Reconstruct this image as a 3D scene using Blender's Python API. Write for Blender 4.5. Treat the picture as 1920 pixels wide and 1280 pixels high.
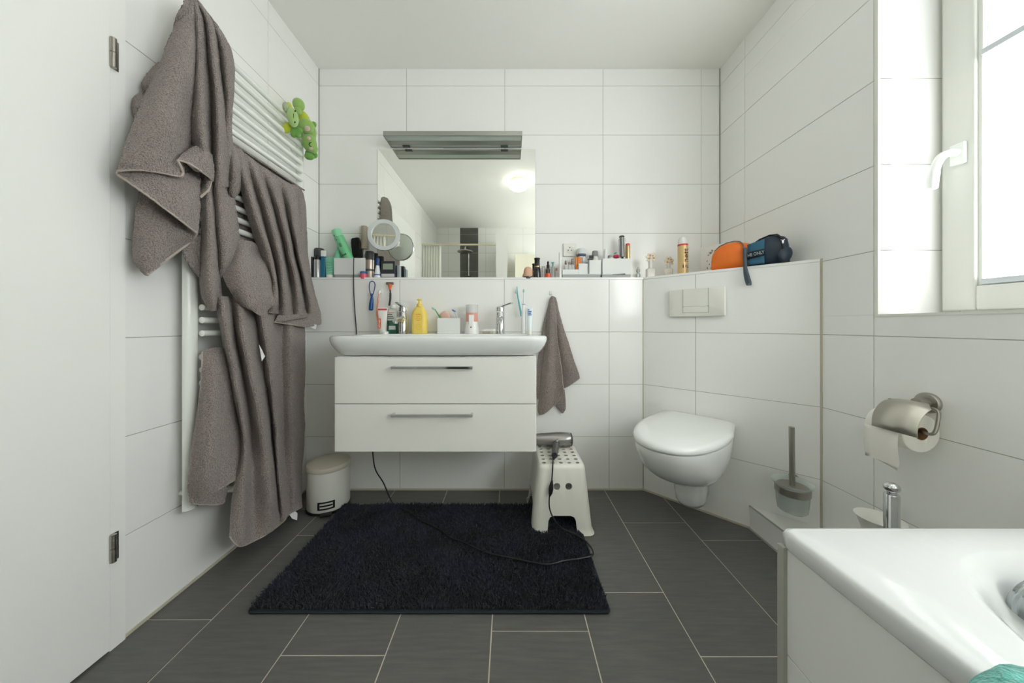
import bpy, bmesh, math, random
from math import sin, cos, pi, radians, sqrt
from mathutils import Vector, Matrix, noise
random.seed(7)
for o in list(bpy.data.objects): bpy.data.objects.remove(o)
SC = bpy.context.scene
COL = SC.collection
# ------------------------------------------------------------------ camera, light, exposure
F, CX, CY, EYE = 582.0, 955.0, 610.0, 0.943
cam = bpy.data.cameras.new('camera'); co = bpy.data.objects.new('camera', cam); COL.objects.link(co)
co.location = (0, 0, EYE); co.rotation_euler = (pi/2, 0, 0)
cam.sensor_width = 36; cam.lens = F/1920*36; cam.shift_x = 5/1920; cam.shift_y = -30/1920
cam.clip_start = 0.02; cam.clip_end = 60
SC.camera = co
W = bpy.data.worlds.new('overcast_sky'); SC.world = W; W.use_nodes = True
bg = W.node_tree.nodes['Background']; bg.inputs[0].default_value = (0.92, 0.97, 1.0, 1); bg.inputs[1].default_value = 2.2
BLIND_EMIT = 2.5; FILL_WING_EMIT = 4.7; LAMP_EMIT = 5.5  # glow of visible blind, of added fill wing, of lamp lit as fill
SC.cycles.diffuse_bounces = 14; SC.cycles.max_bounces = 18; SC.cycles.glossy_bounces = 6
SC.view_settings.view_transform = 'Standard'; SC.view_settings.look = 'None'
SC.view_settings.exposure = 0.66; SC.view_settings.gamma = 1; SC.view_settings.use_curve_mapping = False
# ------------------------------------------------------------------ helpers
def P(px, py, y): return Vector(((px-CX)*y/F, y, EYE-(py-CY)*y/F))
XL, XR, YB, YL, YR, HC = -1.165, 1.288, 1.898, 1.781, -1.2, 2.51
SH = 1.2185
def L(px, py, d):
    X = XL+d; y = F*X/(px-CX); return Vector((X, y, EYE-(py-CY)*y/F))
def lin(c):
    return tuple((v/12.92 if v <= .04045 else ((v+.055)/1.055)**2.4) for v in (x/255 for x in c))+(1,)
MATS = {}
def mat(name, rgb, rough=.5, metal=0, bump=None, vary=None, trans=0, ior=1.45, coat=0, sheen=0, emit=0, emitc=None, alpha=1, sub=0):
    if name in MATS: return MATS[name]
    m = bpy.data.materials.new(name); m.use_nodes = True; MATS[name] = m
    nt = m.node_tree; b = nt.nodes['Principled BSDF']
    b.inputs['Base Color'].default_value = lin(rgb); b.inputs['Roughness'].default_value = rough
    b.inputs['Metallic'].default_value = metal; b.inputs['Transmission Weight'].default_value = trans
    b.inputs['IOR'].default_value = ior; b.inputs['Coat Weight'].default_value = coat
    b.inputs['Sheen Weight'].default_value = sheen; b.inputs['Alpha'].default_value = alpha
    if sub: b.inputs['Subsurface Weight'].default_value = sub; b.inputs['Subsurface Scale'].default_value = .02
    if emit:
        b.inputs['Emission Color'].default_value = lin(emitc or rgb); b.inputs['Emission Strength'].default_value = emit
    tc = nt.nodes.new('ShaderNodeTexCoord')
    if bump:   # (scale, strength, distance, stretch)
        n = nt.nodes.new('ShaderNodeTexNoise'); n.inputs['Scale'].default_value = bump[0]; n.inputs['Detail'].default_value = 3
        mp = nt.nodes.new('ShaderNodeMapping'); mp.inputs['Scale'].default_value = bump[3] if len(bump) > 3 else (1, 1, 1)
        nt.links.new(tc.outputs['Object'], mp.inputs[0]); nt.links.new(mp.outputs[0], n.inputs['Vector'])
        bn = nt.nodes.new('ShaderNodeBump'); bn.inputs['Strength'].default_value = bump[1]; bn.inputs['Distance'].default_value = bump[2]
        nt.links.new(n.outputs['Fac'], bn.inputs['Height']); nt.links.new(bn.outputs[0], b.inputs['Normal'])
    if vary:   # (scale, rgb2, lo, hi, stretch)
        n = nt.nodes.new('ShaderNodeTexNoise'); n.inputs['Scale'].default_value = vary[0]; n.inputs['Detail'].default_value = 5
        mp = nt.nodes.new('ShaderNodeMapping'); mp.inputs['Scale'].default_value = vary[4] if len(vary) > 4 else (1, 1, 1)
        mp.inputs['Rotation'].default_value = vary[5] if len(vary) > 5 else (0, 0, 0)
        nt.links.new(tc.outputs['Object'], mp.inputs[0]); nt.links.new(mp.outputs[0], n.inputs['Vector'])
        r = nt.nodes.new('ShaderNodeValToRGB'); r.color_ramp.elements[0].position = vary[2]; r.color_ramp.elements[1].position = vary[3]
        r.color_ramp.elements[0].color = lin(vary[1]); r.color_ramp.elements[1].color = lin(rgb)
        nt.links.new(n.outputs['Fac'], r.inputs[0]); nt.links.new(r.outputs[0], b.inputs['Base Color'])
    return m
class MB:
    def __init__(s): s.v = []; s.f = []; s.m = []; s.cur = 0
    def mark(s): return len(s.v)
    def xf(s, M, a=0):
        for i in range(a, len(s.v)): s.v[i] = M @ Vector(s.v[i])
        return s
    def add(s, vs, fs):
        o = len(s.v); s.v += [Vector(p) for p in vs]; s.f += [tuple(i+o for i in f) for f in fs]; s.m += [s.cur]*len(fs); return s
    def box(s, x0, x1, y0, y1, z0, z1):
        return s.add([(x0,y0,z0),(x1,y0,z0),(x1,y1,z0),(x0,y1,z0),(x0,y0,z1),(x1,y0,z1),(x1,y1,z1),(x0,y1,z1)],
                     [(0,3,2,1),(4,5,6,7),(0,1,5,4),(1,2,6,5),(2,3,7,6),(3,0,4,7)])
    def rings(s, R, cap0=True, cap1=True, closed=True):
        n = len(R[0]); vs = [p for r in R for p in r]; fs = []
        for i in range(len(R)-1):
            for j in range(n if closed else n-1):
                k = (j+1) % n; fs.append((i*n+j, i*n+k, (i+1)*n+k, (i+1)*n+j))
        if cap0: fs.append(tuple(range(n-1, -1, -1)))
        if cap1: fs.append(tuple((len(R)-1)*n+j for j in range(n)))
        return s.add(vs, fs)
    def lathe(s, cx, cy, prof, n=28, sx=1, sy=1):
        R = [[(cx+max(r, 1e-5)*sx*cos(2*pi*k/n), cy+max(r, 1e-5)*sy*sin(2*pi*k/n), z) for k in range(n)] for r, z in prof]
        return s.rings(R)
    def tube(s, pts, r, n=8, caps=True):
        pts = [Vector(p) for p in pts]; R = []; up = None
        for i, p in enumerate(pts):
            t = (pts[min(i+1, len(pts)-1)]-pts[max(i-1, 0)])
            if t.length < 1e-9: t = Vector((0, 0, 1))
            t.normalize()
            if up is None: up = t.orthogonal().normalized()
            up = (up-t*up.dot(t)); up = up.normalized() if up.length > 1e-6 else t.orthogonal().normalized()
            w = t.cross(up); rr = r[i] if isinstance(r, (list, tuple)) else r
            R.append([p+(up*cos(2*pi*k/n)+w*sin(2*pi*k/n))*rr for k in range(n)])
        return s.rings(R, caps, caps)
    def ell(s, c, r, M=None, n=16, m=10):
        a = s.mark(); vs = []; R = []
        for i in range(m+1):
            th = -pi/2+pi*i/m; rr = max(cos(th), .02)
            R.append([(r[0]*rr*cos(2*pi*k/n), r[1]*rr*sin(2*pi*k/n), r[2]*sin(th)) for k in range(n)])
        s.rings(R); T = Matrix.Translation(Vector(c)) @ (M.to_4x4() if M else Matrix.Identity(4)); return s.xf(T, a)
    def grid(s, G):
        n = len(G[0]); vs = [p for r in G for p in r]
        return s.add(vs, [(i*n+j, i*n+j+1, (i+1)*n+j+1, (i+1)*n+j) for i in range(len(G)-1) for j in range(n-1)])
    def build(s, name, m, parent=None, bevel=0, seg=2, smooth=True, ang=38, **tags):
        me = bpy.data.meshes.new(name)
        vs = s.v; loc = Vector((0, 0, 0))
        if parent is not None:
            inv = wm(parent).inverted(); vs = [inv @ Vector(p) for p in vs]
        elif tags.get('kind') != 'structure' and not tags.pop('keep', 0):
            lo = [min(p[i] for p in vs) for i in range(3)]; hi = [max(p[i] for p in vs) for i in range(3)]
            loc = Vector(((lo[0]+hi[0])/2, (lo[1]+hi[1])/2, lo[2])); vs = [Vector(p)-loc for p in vs]
        me.from_pydata([tuple(p) for p in vs], [], s.f); me.validate()
        ms = m if isinstance(m, (list, tuple)) else [m]
        for x in ms: me.materials.append(x)
        if len(ms) > 1 and len(me.polygons) == len(s.m): me.polygons.foreach_set('material_index', s.m)
        bm = bmesh.new(); bm.from_mesh(me); bmesh.ops.recalc_face_normals(bm, faces=bm.faces); bm.to_mesh(me); bm.free()
        if smooth:
            me.polygons.foreach_set('use_smooth', [True]*len(me.polygons)); me.set_sharp_from_angle(angle=radians(ang))
        o = bpy.data.objects.new(name, me); COL.objects.link(o)
        if parent is not None: o.parent = parent
        o.location = loc
        if bevel:
            b = o.modifiers.new('bevel', 'BEVEL'); b.width = bevel; b.segments = seg; b.limit_method = 'ANGLE'; b.harden_normals = True
        for k, v in tags.items(): o[k] = v
        return o
def wm(o):
    M = Matrix.Translation(o.location) @ o.rotation_euler.to_matrix().to_4x4()
    return (wm(o.parent) @ M) if o.parent else M
def thing(name, label, cat, loc=(0, 0, 0), rz=0, group=None):
    o = bpy.data.objects.new(name, None); COL.objects.link(o); o.empty_display_size = .05
    o.location = loc; o.rotation_euler = (0, 0, rz); o['label'] = label; o['category'] = cat
    if group: o['group'] = group
    return o
def cr(pts, n):   # catmull-rom resample, n spans per segment
    out = []; m = len(pts)
    for i in range(m-1):
        a, b, c, d = pts[max(i-1, 0)], pts[i], pts[i+1], pts[min(i+2, m-1)]
        for k in range(n):
            t = k/n; out.append(.5*((2*b)+(c-a)*t+(2*a-5*b+4*c-d)*t*t+(3*b-a-3*c+d)*t**3))
    out.append(pts[-1]); return out
def rrect(x0, x1, y0, y1, r, z, n=8, bow=0):
    out = []; r = min(r, (x1-x0)/2-1e-4, (y1-y0)/2-1e-4)
    for cx, cy, a in ((x1-r, y1-r, 0), (x0+r, y1-r, pi/2), (x0+r, y0+r, pi), (x1-r, y0+r, 3*pi/2)):
        for k in range(n+1):
            t = a+pi/2*k/n; out.append([cx+r*cos(t), cy+r*sin(t), z])
        if a == pi:
            for k in range(1, 12): out.append([x0+r+(x1-x0-2*r)*k/12, y0, z])
        if a == 0:
            for k in range(1, 12): out.append([x1-r-(x1-x0-2*r)*k/12, y1, z])
    if bow:
        xm, hw, ym = (x0+x1)/2, (x1-x0)/2, (y0+y1)/2
        for p in out:
            if p[1] < ym: p[1] -= bow*(1-((p[0]-xm)/hw)**2)*(ym-p[1])/(ym-y0)
    return [Vector(p) for p in out]
def text_mesh(s, body, size, M, depth=.0006, font_scale_x=1.0):
    cu = bpy.data.curves.new('t', 'FONT'); cu.body = body; cu.size = size; cu.extrude = depth; cu.align_x = 'CENTER'; cu.align_y = 'CENTER'
    cu.resolution_u = 3
    o = bpy.data.objects.new('t', cu); COL.objects.link(o); bpy.context.view_layer.update()
    me = bpy.data.meshes.new_from_object(o.evaluated_get(bpy.context.evaluated_depsgraph_get()))
    T = M @ Matrix.Diagonal((font_scale_x, 1, 1, 1))
    s.add([T @ v.co for v in me.vertices], [tuple(p.vertices) for p in me.polygons])
    bpy.data.objects.remove(o); bpy.data.meshes.remove(me); bpy.data.curves.remove(cu); return s
FACE = Matrix.Rotation(pi/2, 4, 'X')           # text standing up, read from the camera side (-y)
# ------------------------------------------------------------------ materials
TILE = mat('white_wall_tile', (239, 239, 237), .13, bump=(3, .12, .004))
GROUT = mat('grey_wall_grout', (172, 172, 164), .8)
PAINT = mat('white_ceiling_paint', (245, 244, 240), .9)
FTILE = mat('anthracite_floor_tile', (104, 103, 99), .42, vary=(9, (90, 90, 87), .3, .75, (1, 10, 1), (0, 0, .35)), bump=(60, .2, .002, (1, 6, 1)))
FGROUT = mat('light_floor_grout', (206, 200, 184), .85)
BEIGE = mat('beige_silicone', (190, 186, 168), .6)
DOORW = mat('white_door_lacquer', (238, 239, 236), .35)
PVC = mat('white_window_frame_plastic', (224, 226, 220), .3)
CER = mat('white_ceramic', (232, 235, 233), .06, coat=.3)
LACQ = mat('white_cabinet_lacquer', (234, 233, 227), .22)
CHROME = mat('chrome', (215, 217, 218), .06, 1)
STEEL = mat('brushed_steel', (170, 166, 158), .32, 1, bump=(90, .1, .001, (1, 1, 20)))
WPLA = mat('white_plastic', (228, 228, 220), .35)
RADW = mat('white_radiator_enamel', (235, 237, 232), .22)
BLACK = mat('black_plastic', (22, 23, 25), .35)
DGREY = mat('dark_grey_plastic', (72, 74, 76), .4)
TOWEL = mat('taupe_terry_cloth', (172, 158, 151), 1, sheen=.35, bump=(300, 1.0, .010), vary=(300, (118, 107, 102), .34, .62))
HEM = mat('taupe_towel_hem', (182, 170, 162), .9, bump=(300, .5, .002))
WLABEL = mat('white_care_label_cloth', (232, 232, 232), .8)
# ------------------------------------------------------------------ the room
def tiles(mb, o, u, v, n, u0, u1, v0, v1, uc, vc, gap=.0011, pr=.0015, back=.06):
    o, u, v, n = map(Vector, (o, u, v, n))
    us = [u0]+[c for c in uc if u0+.004 < c < u1-.004]+[u1]; vs = [v0]+[c for c in vc if v0+.004 < c < v1-.004]+[v1]
    mb.cur = 0
    a = [o+u*x+v*y for x, y in ((u0, v0), (u1, v0), (u1, v1), (u0, v1))]; b = [p-n*back for p in a]
    mb.add(a+b, [(0,1,2,3),(7,6,5,4),(0,4,5,1),(1,5,6,2),(2,6,7,3),(3,7,4,0)])
    mb.cur = 1
    for i in range(len(us)-1):
        col = vs
        for j in range(len(col)-1):
            x0 = us[i]+(gap if i > 0 else 0); x1 = us[i+1]-(gap if i < len(us)-2 else 0)
            y0 = col[j]+(gap if j > 0 else 0); y1 = col[j+1]-(gap if j < len(col)-2 else 0)
            A = [o+u*x+v*y for x, y in ((x0, y0), (x1, y0), (x1, y1), (x0, y1))]
            e = .0006
            B = [o+u*x+v*y+n*pr for x, y in ((x0+e, y0+e), (x1-e, y0+e), (x1-e, y1-e), (x0+e, y1-e))]
            mb.add(A+B, [(4,5,6,7),(0,1,5,4),(1,2,6,5),(2,3,7,6),(3,0,4,7)])
HC_ = [.306+.3*k for k in range(8)]
XC_ = [-.028+.6*k for k in range(-2, 4)]
def struct(mb, name, m, **k): return mb.build(name, m, kind='structure', **k)
TG = [GROUT, TILE]
m = MB(); tiles(m, (0, YB, 0), (1,0,0), (0,0,1), (0,-1,0), XL, XR, 0, HC, XC_, HC_); struct(m, 'wall_back', TG, smooth=False)
m = MB(); tiles(m, (0, YL, 0), (1,0,0), (0,0,1), (0,-1,0), XL, .768, 0, SH-.012, XC_, HC_, back=.05); struct(m, 'wall_ledge', TG, smooth=False)
dl = sqrt(.52**2+.5**2); ud = Vector((.52/dl, -.5/dl, 0)); nd = Vector((-.5/dl, -.52/dl, 0))
m = MB(); tiles(m, (.768, YL, 0), ud, (0,0,1), nd, 0, dl, 0, SH-.012, [.265], HC_, back=.04); struct(m, 'wall_corner', TG, smooth=False)
YC_R = [1.696-.6*k for k in range(5)]
m = MB()   # right wall around the window opening
wy0, wy1, wz0, wz1 = -.93, 1.086, .98, 2.30  # opening extended past the camera for the added fill-light wing
for (a, b, c, d) in ((YR, YB, 0, wz0), (YR, YB, wz1, HC), (YR, wy0, wz0, wz1), (wy1, YB, wz0, wz1)):
    tiles(m, (XR, 0, 0), (0,1,0), (0,0,1), (-1,0,0), a, b, c, d, sorted(YC_R), HC_, back=.05)
for (o_, u_, n_, a, b, c, d) in (((0, wy1, 0), (1,0,0), (0,-1,0), XR+.0005, 1.52, wz0, wz1), ((0, wy0, 0), (1,0,0), (0,1,0), XR+.0005, 1.52, wz0, wz1)):
    tiles(m, o_, u_, (0,0,1), n_, a, b, c, d, [], HC_, back=.05)
m.cur = 1; m.box(XR+.0005, 1.52, wy0, wy1, wz0-.05, wz0); m.box(XR+.0005, 1.52, wy0, wy1, wz1, wz1+.05)
struct(m, 'wall_right', TG, smooth=False)
m = MB(); tiles(m, (XL, 0, 0), (0,1,0), (0,0,1), (1,0,0), YR, YB, 0, HC, sorted([1.497-.6*k for k in range(5)]), HC_); struct(m, 'wall_left', TG, smooth=False)
m = MB(); tiles(m, (0, YR, 0), (1,0,0), (0,0,1), (0,1,0), XL, XR, 0, HC, [x+.25 for x in XC_], HC_); struct(m, 'wall_rear', TG, smooth=False)
m = MB(); m.box(XL-.06, XR+.3, YR-.06, YB+.06, HC, HC+.08); struct(m, 'ceiling', PAINT, smooth=False)
m = MB()   # floor of 30 x 60 tiles laid in staggered strips
xs = [XL]+[-.955+.3*k for k in range(8)]+[XR]; off = [.396, .196, .288, .02, .359, .498, .285, .165, .45, .3]
m.cur = 0; m.box(XL-.05, XR+.05, YR-.05, YB+.05, -.06, -.0015); m.cur = 1
for i in range(len(xs)-1):
    ys = [YR]+[c for c in (off[i]+.6*k for k in range(-4, 5)) if YR+.01 < c < YB-.01]+[YB]
    for j in range(len(ys)-1):
        m.box(xs[i]+.0019, xs[i+1]-.0019, ys[j]+.0019, ys[j+1]-.0019, -.004, 0)
struct(m, 'floor', [FGROUT, FTILE], smooth=False)
# ledge top, trims
def prism(mb, pts, z0, z1):
    n = len(pts); return mb.add([(x, y, z0) for x, y in pts]+[(x, y, z1) for x, y in pts],
        [tuple(range(n-1, -1, -1)), tuple(range(n, 2*n))]+[(i, (i+1) % n, n+(i+1) % n, n+i) for i in range(n)])
m = MB(); prism(m, [(XL, YL-.004), (.766, YL-.004), (XR, 1.277), (XR, YB), (XL, YB)], SH-.012, SH); struct(m, 'trim_1', TILE, bevel=.001, smooth=False)
m = MB()
m.box(XL, .768, YL-.006, YL, 0, .009); m.box(XL, XL+.006, .936, YL, 0, .009)
a = Vector((.768, YL, 0)); b = Vector((XR, 1.281, 0)); prism(m, [(a.x, a.y), (b.x, b.y), (b+nd*.006).xy[:], (a+nd*.006).xy[:]], 0, .009)
struct(m, 'baseboard_back', BEIGE, smooth=False)
m = MB(); m.box(XL, XL+.005, YB-.005, YB, SH, HC); m.box(XR-.006, XR, YB-.006, YB, SH, HC); struct(m, 'trim_2', mat('grey_silicone', (150, 152, 146), .6), smooth=False)
m = MB(); m.box(.764, .770, YL-.004, YL, 0, SH-.012); m.box(XR-.005, XR, 1.274, 1.282, .109, SH); struct(m, 'trim_3', BEIGE, smooth=False)
m = MB(); m.box(XR-.003, XR+.004, wy1-.004, wy1+.006, wz0, wz1); m.box(XR-.004, XR+.001, wy0, wy1+.006, wz0-.006, wz0+.002); struct(m, 'trim_4', WPLA, smooth=False)
# low tiled box beside the right wall
m = MB(); m.cur = 1; prism(m, [(1.115, .66), (XR, .66), (XR, 1.279), (1.115, 1.438)], 0, .109)
m.cur = 0; m.box(1.112, 1.117, .66, 1.44, .1045, .110); m.box(1.111, 1.115, .66, 1.44, 0, .008); struct(m, 'wall_step', TG, smooth=False)
# ------------------------------------------------------------------ door on the left wall
m = MB(); m.box(XL, -1.155, .8975, .934, 0, 2.06); m.box(XL, -1.155, -.02, .02, 0, 2.06); m.box(XL, -1.155, -.02, .934, 2.0601, 2.1)
dr = struct(m, 'door_1', DOORW)
m = MB(); m.box(-1.163, -1.152, .021, .8965, .006, 2.058); leaf = m.build('door_leaf', DOORW, dr, bevel=.0015)
for z0, z1 in ((.258, .338), (1.69, 1.775)):
    m = MB(); m.tube([(-1.147, .899, z0), (-1.147, .899, (z0+z1)/2-.0008)], .007, 12); m.tube([(-1.147, .899, (z0+z1)/2+.0008), (-1.147, .899, z1)], .007, 12)
    m.box(-1.155, -1.1525, .892, .916, z0, z1); m.build('hinge', STEEL, dr)
# ------------------------------------------------------------------ window in the right wall, plus an added fill-light wing
def frame(mb, x0, x1, y0, y1, z0, z1, w):
    mb.box(x0, x1, y0, y0+w, z0, z1); mb.box(x0, x1, y1-w, y1, z0, z1); mb.box(x0, x1, y0+w, y1-w, z0, z0+w); mb.box(x0, x1, y0+w, y1-w, z1-w, z1)
m = MB(); frame(m, 1.512, 1.58, wy0, wy1, wz0, wz1, .045); win = struct(m, 'window_1', PVC, bevel=.003)
m = MB(); m.box(1.512, 1.58, .055, .10, wz0+.045, wz1-.045); m.build('mullion', PVC, win, bevel=.003)  # divides the real sash from the added wing
for a_, b_ in ((.088, 1.074), (-.918, .068)):
    m = MB(); frame(m, 1.494, 1.56, a_, b_, .993, 2.288, .078); m.build('sash', PVC, win, bevel=.006, seg=3)
    m = MB(); frame(m, 1.503, 1.52, a_+.077, b_-.077, 1.07, 2.211, .012); m.build('glazing_bead', PVC, win, bevel=.003)
GLASS = bpy.data.materials.new('window_glass'); GLASS.use_nodes = True; nt = GLASS.node_tree; nt.nodes.remove(nt.nodes['Principled BSDF'])
t_ = nt.nodes.new('ShaderNodeBsdfTransparent'); g_ = nt.nodes.new('ShaderNodeBsdfGlossy'); g_.inputs['Roughness'].default_value = .02; x_ = nt.nodes.new('ShaderNodeMixShader'); x_.inputs[0].default_value = .07
nt.links.new(t_.outputs[0], x_.inputs[1]); nt.links.new(g_.outputs[0], x_.inputs[2]); nt.links.new(x_.outputs[0], nt.nodes['Material Output'].inputs[0])
for a_, b_ in ((.167, .994), (-.84, -.012)): m = MB(); m.box(1.53, 1.536, a_, b_, 1.075, 2.206); m.build('glass_pane', GLASS, win, smooth=False)
m = MB()
m.box(1.482, 1.494, 1.012, 1.046, 1.475, 1.545); a = m.mark()
hp = cr([Vector(p) for p in ((1.49, 1.028, 1.512), (1.46, 1.028, 1.514), (1.432, 1.030, 1.500), (1.418, 1.034, 1.465), (1.414, 1.037, 1.43), (1.412, 1.038, 1.398))], 5)
m.tube(hp, [.011]*8+[.0125]*9+[.014]*9, 12); m.build('window_handle', mat('white_handle_plastic', (240, 242, 240), .25), win, bevel=.003)
BL = mat('white_pleated_blind', (238, 240, 236), .8, emit=BLIND_EMIT, emitc=(248, 251, 253))  # emission stands in for daylight passing through the fabric
for a_, b_, lb in ((.175, .985, 'white pleated blind drawn up over the lower part of the window'), (-.83, -.02, 'glowing fill-light blind on an added window wing, unseen beside the camera')):
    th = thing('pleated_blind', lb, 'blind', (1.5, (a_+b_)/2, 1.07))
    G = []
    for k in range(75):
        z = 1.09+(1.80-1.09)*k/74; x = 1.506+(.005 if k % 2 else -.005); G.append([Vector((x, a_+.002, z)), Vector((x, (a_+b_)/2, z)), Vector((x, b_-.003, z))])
    m = MB(); m.grid(G); o = m.build('fabric', BL if a_ > 0 else mat('fill_light_blind', (238, 240, 236), .8, emit=FILL_WING_EMIT, emitc=(248, 251, 253)), th, smooth=False); o.modifiers.new('s', 'SOLIDIFY').thickness = .0008  # the added wing's blind glows only to brighten the room
    for z in (1.082, 1.808):
        m = MB(); m.box(1.494, 1.513, a_, b_, z-.009, z+.009); m.build('rail', mat('pale_grey_aluminium', (205, 212, 216), .4), th, bevel=.002)
    for y in (a_+.012, b_-.013): m = MB(); m.tube([(1.497, y, 1.07), (1.497, y, 2.2)], .0008, 5); m.build('cord', WPLA, th)
# ------------------------------------------------------------------ towel radiator
th = thing('towel_radiator', 'tall white tubular towel radiator on the left wall, hung with towels', 'radiator', (-1.13, 1.36, 0))
for y in (1.088, 1.655):
    R = []
    for z in (.300, .303, 1.985, 1.99):
        ins = .004 if z in (.300, 1.99) else 0
        R.append([Vector((-1.123+(.02-ins)*max(0, sin(pi*k/12))+.001, y+(.024-ins)*cos(pi*k/12)*-1, z)) for k in range(13)])
    m = MB(); m.rings(R); m.build('post', RADW, th)
bars = [1.975-.0445*k for k in range(7)]+[1.635-.0445*k for k in range(9)]+[1.0075, .962, .915]+[.83-.046*k for k in range(9)]
for z in bars:
    m = MB(); e = .011
    pts = [(-1.094, 1.101, z), (-1.094, 1.104, z), (-1.094, 1.36, z), (-1.094, 1.632, z), (-1.094, 1.635, z)]
    m.tube(pts, [.006, .0112, .0112, .0112, .006], 12); m.build('bar', RADW, th)
for y, z in ((1.10, 1.88), (1.655, 1.88), (1.10, .35), (1.655, .42)):
    m = MB(); m.tube([(-1.163, y, z), (-1.12, y, z)], .009, 12); m.build('wall_bracket', RADW, th)
m = MB(); m.tube([(-1.163, 1.235, .295), (-1.118, 1.235, .295), (-1.117, 1.235, .295), (-1.09, 1.235, .295), (-1.088, 1.235, .295)], [.019, .019, .014, .014, .011], 16); m.build('valve', RADW, th)
# ------------------------------------------------------------------ towels
def patch(mb, rows, ds, proj=L, nu=9, nv=9, seed=0, rough=.0016, wob=.004):
    """rows of (px,py); ds: list per column or list of lists = distance out from the wall"""
    pts = []
    for i, r in enumerate(rows):
        d = ds[i] if isinstance(ds[0], (list, tuple)) else ds
        row = []
        for j, p in enumerate(r):
            q = Vector(proj(p[0], p[1], d[j]))
            if proj is L and 1.05 < q.y < 1.66: q = Vector(proj(p[0], p[1], max(d[j]+(.012 if d[j] > .1 else 0), .0955)))
            row.append(q)
        pts.append(row)
    R = [cr(r, nu) for r in pts]
    Cc = [cr([R[i][j] for i in range(len(R))], nv) for j in range(len(R[0]))]
    G = [[Cc[j][i].copy() for j in range(len(Cc))] for i in range(len(Cc[0]))]
    for i, g in enumerate(G):
        for j, p in enumerate(g):
            q = p*9+Vector((seed, 0, 0)); w = noise.noise(q)*wob+noise.noise(p*28+Vector((seed, 3, 0)))*wob*.35
            w += noise.noise(p*210)*rough*1.3
            if proj is L: p.x += w; p.y += noise.noise(q+Vector((9, 9, 9)))*wob*.5
            else: p.y -= abs(w)*.7; p.x += w*.4
    mb.grid(G); return G
def edge(G, side):
    return {'b': G[-1], 't': G[0], 'l': [g[0] for g in G], 'r': [g[-1] for g in G]}[side]
def towel(mb, name, label, group=None, thick=.007):
    o = mb.build(name, TOWEL, None, ang=180)
    s = o.modifiers.new('s', 'SOLIDIFY'); s.thickness = thick; s.offset = 0
    b = o.modifiers.new('d', 'SUBSURF'); b.subdivision_type = 'SIMPLE'; b.levels = b.render_levels = 1 if len(o.data.polygons) > 30000 else 2
    if 'terry' not in bpy.data.textures: t = bpy.data.textures.new('terry', 'CLOUDS'); t.noise_scale = .0038; t.noise_depth = 1
    e = o.modifiers.new('e', 'DISPLACE'); e.texture = bpy.data.textures['terry']; e.strength = .0034; e.mid_level = .5

    o['label'] = label; o['category'] = 'towel'
    if group: o['group'] = group
    return o
def hem(o, lines, r=.0035):
    for l in lines: m = MB(); m.tube([p for k, p in enumerate(l) if k % 2 == 0 or k == len(l)-1], r, 6); m.build('hem', HEM, o)
def label_tag(o, pts):
    m = MB(); n = len(pts); m.add(pts, [tuple(range(n))]); t = m.build('care_label', WLABEL, o, smooth=False); t.modifiers.new('s', 'SOLIDIFY').thickness = .0008; t['label'] = 'white care label'
# 1: bath towel on the near top corner
m = MB()
patch(m, [[(347,2),(353,-2),(358,2)], [(335,30),(343,28),(350,30)], [(322,65),(330,62),(338,60)], [(310,95),(318,92),(325,92)]], [.035,.05,.055], seed=1)
patch(m, [[(299,118),(310,125),(322,130)], [(277,142),(290,140),(307,150)], [(268,157),(284,162),(302,170)], [(268,172),(278,180),(292,187)], [(252,187),(264,196),(278,207)], [(253,220),(260,224),(267,232)]], [[.03,.05,.05],[.02,.06,.05],[.03,.06,.05],[.02,.03,.05],[.02,.06,.05],[.02,.04,.05]], seed=2)
gA = patch(m, [[(354,4),(358,-1),(361,-3),(364,-2),(367,2)], [(326,60),(341,50),(355,46),(366,48),(372,54)], [(301,120),(325,113),(345,110),(359,112),(367,120)],
    [(275,180),(305,175),(335,172),(353,172),(362,177)], [(250,235),(285,235),(320,234),(344,234),(359,236)], [(231,290),(268,288),(306,288),(335,288),(352,288)], [(221,320),(262,318),(300,323),(335,330),(344,324)]],
    [[.075,.085,.09,.085,.075],[.08,.10,.11,.10,.08],[.08,.12,.13,.12,.075],[.08,.13,.145,.12,.065],[.08,.13,.15,.115,.055],[.08,.125,.14,.125,.08],[.075,.12,.13,.145,.15]], nu=12, seed=3)
gB = patch(m, [[(358,0),(362,-3),(366,-2),(369,1),(372,4),(374,8),(377,13)], [(366,50),(373,42),(382,42),(390,40),(397,44),(404,48),(411,54)], [(367,112),(376,106),(389,104),(400,100),(410,100),(421,95),(434,98)],
    [(362,178),(377,172),(395,172),(408,168),(418,166),(428,160),(438,152)], [(359,235),(379,232),(397,236),(410,236),(421,238),(429,238),(433,237)],
    [(366,282),(384,283),(398,286),(411,290),(422,290),(430,290),(436,288)], [(378,345),(387,345),(397,348),(410,350),(422,350),(432,350),(444,345)]],
    [[.075,.09,.085,.09,.085,.08,.06],[.07,.115,.085,.115,.09,.10,.06],[.07,.13,.075,.13,.095,.12,.06],[.055,.14,.07,.14,.10,.125,.06],[.05,.145,.065,.15,.11,.115,.06],[.06,.15,.07,.15,.115,.11,.06],[.06,.10,.06,.14,.11,.10,.06]], nu=10, seed=4)
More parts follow.
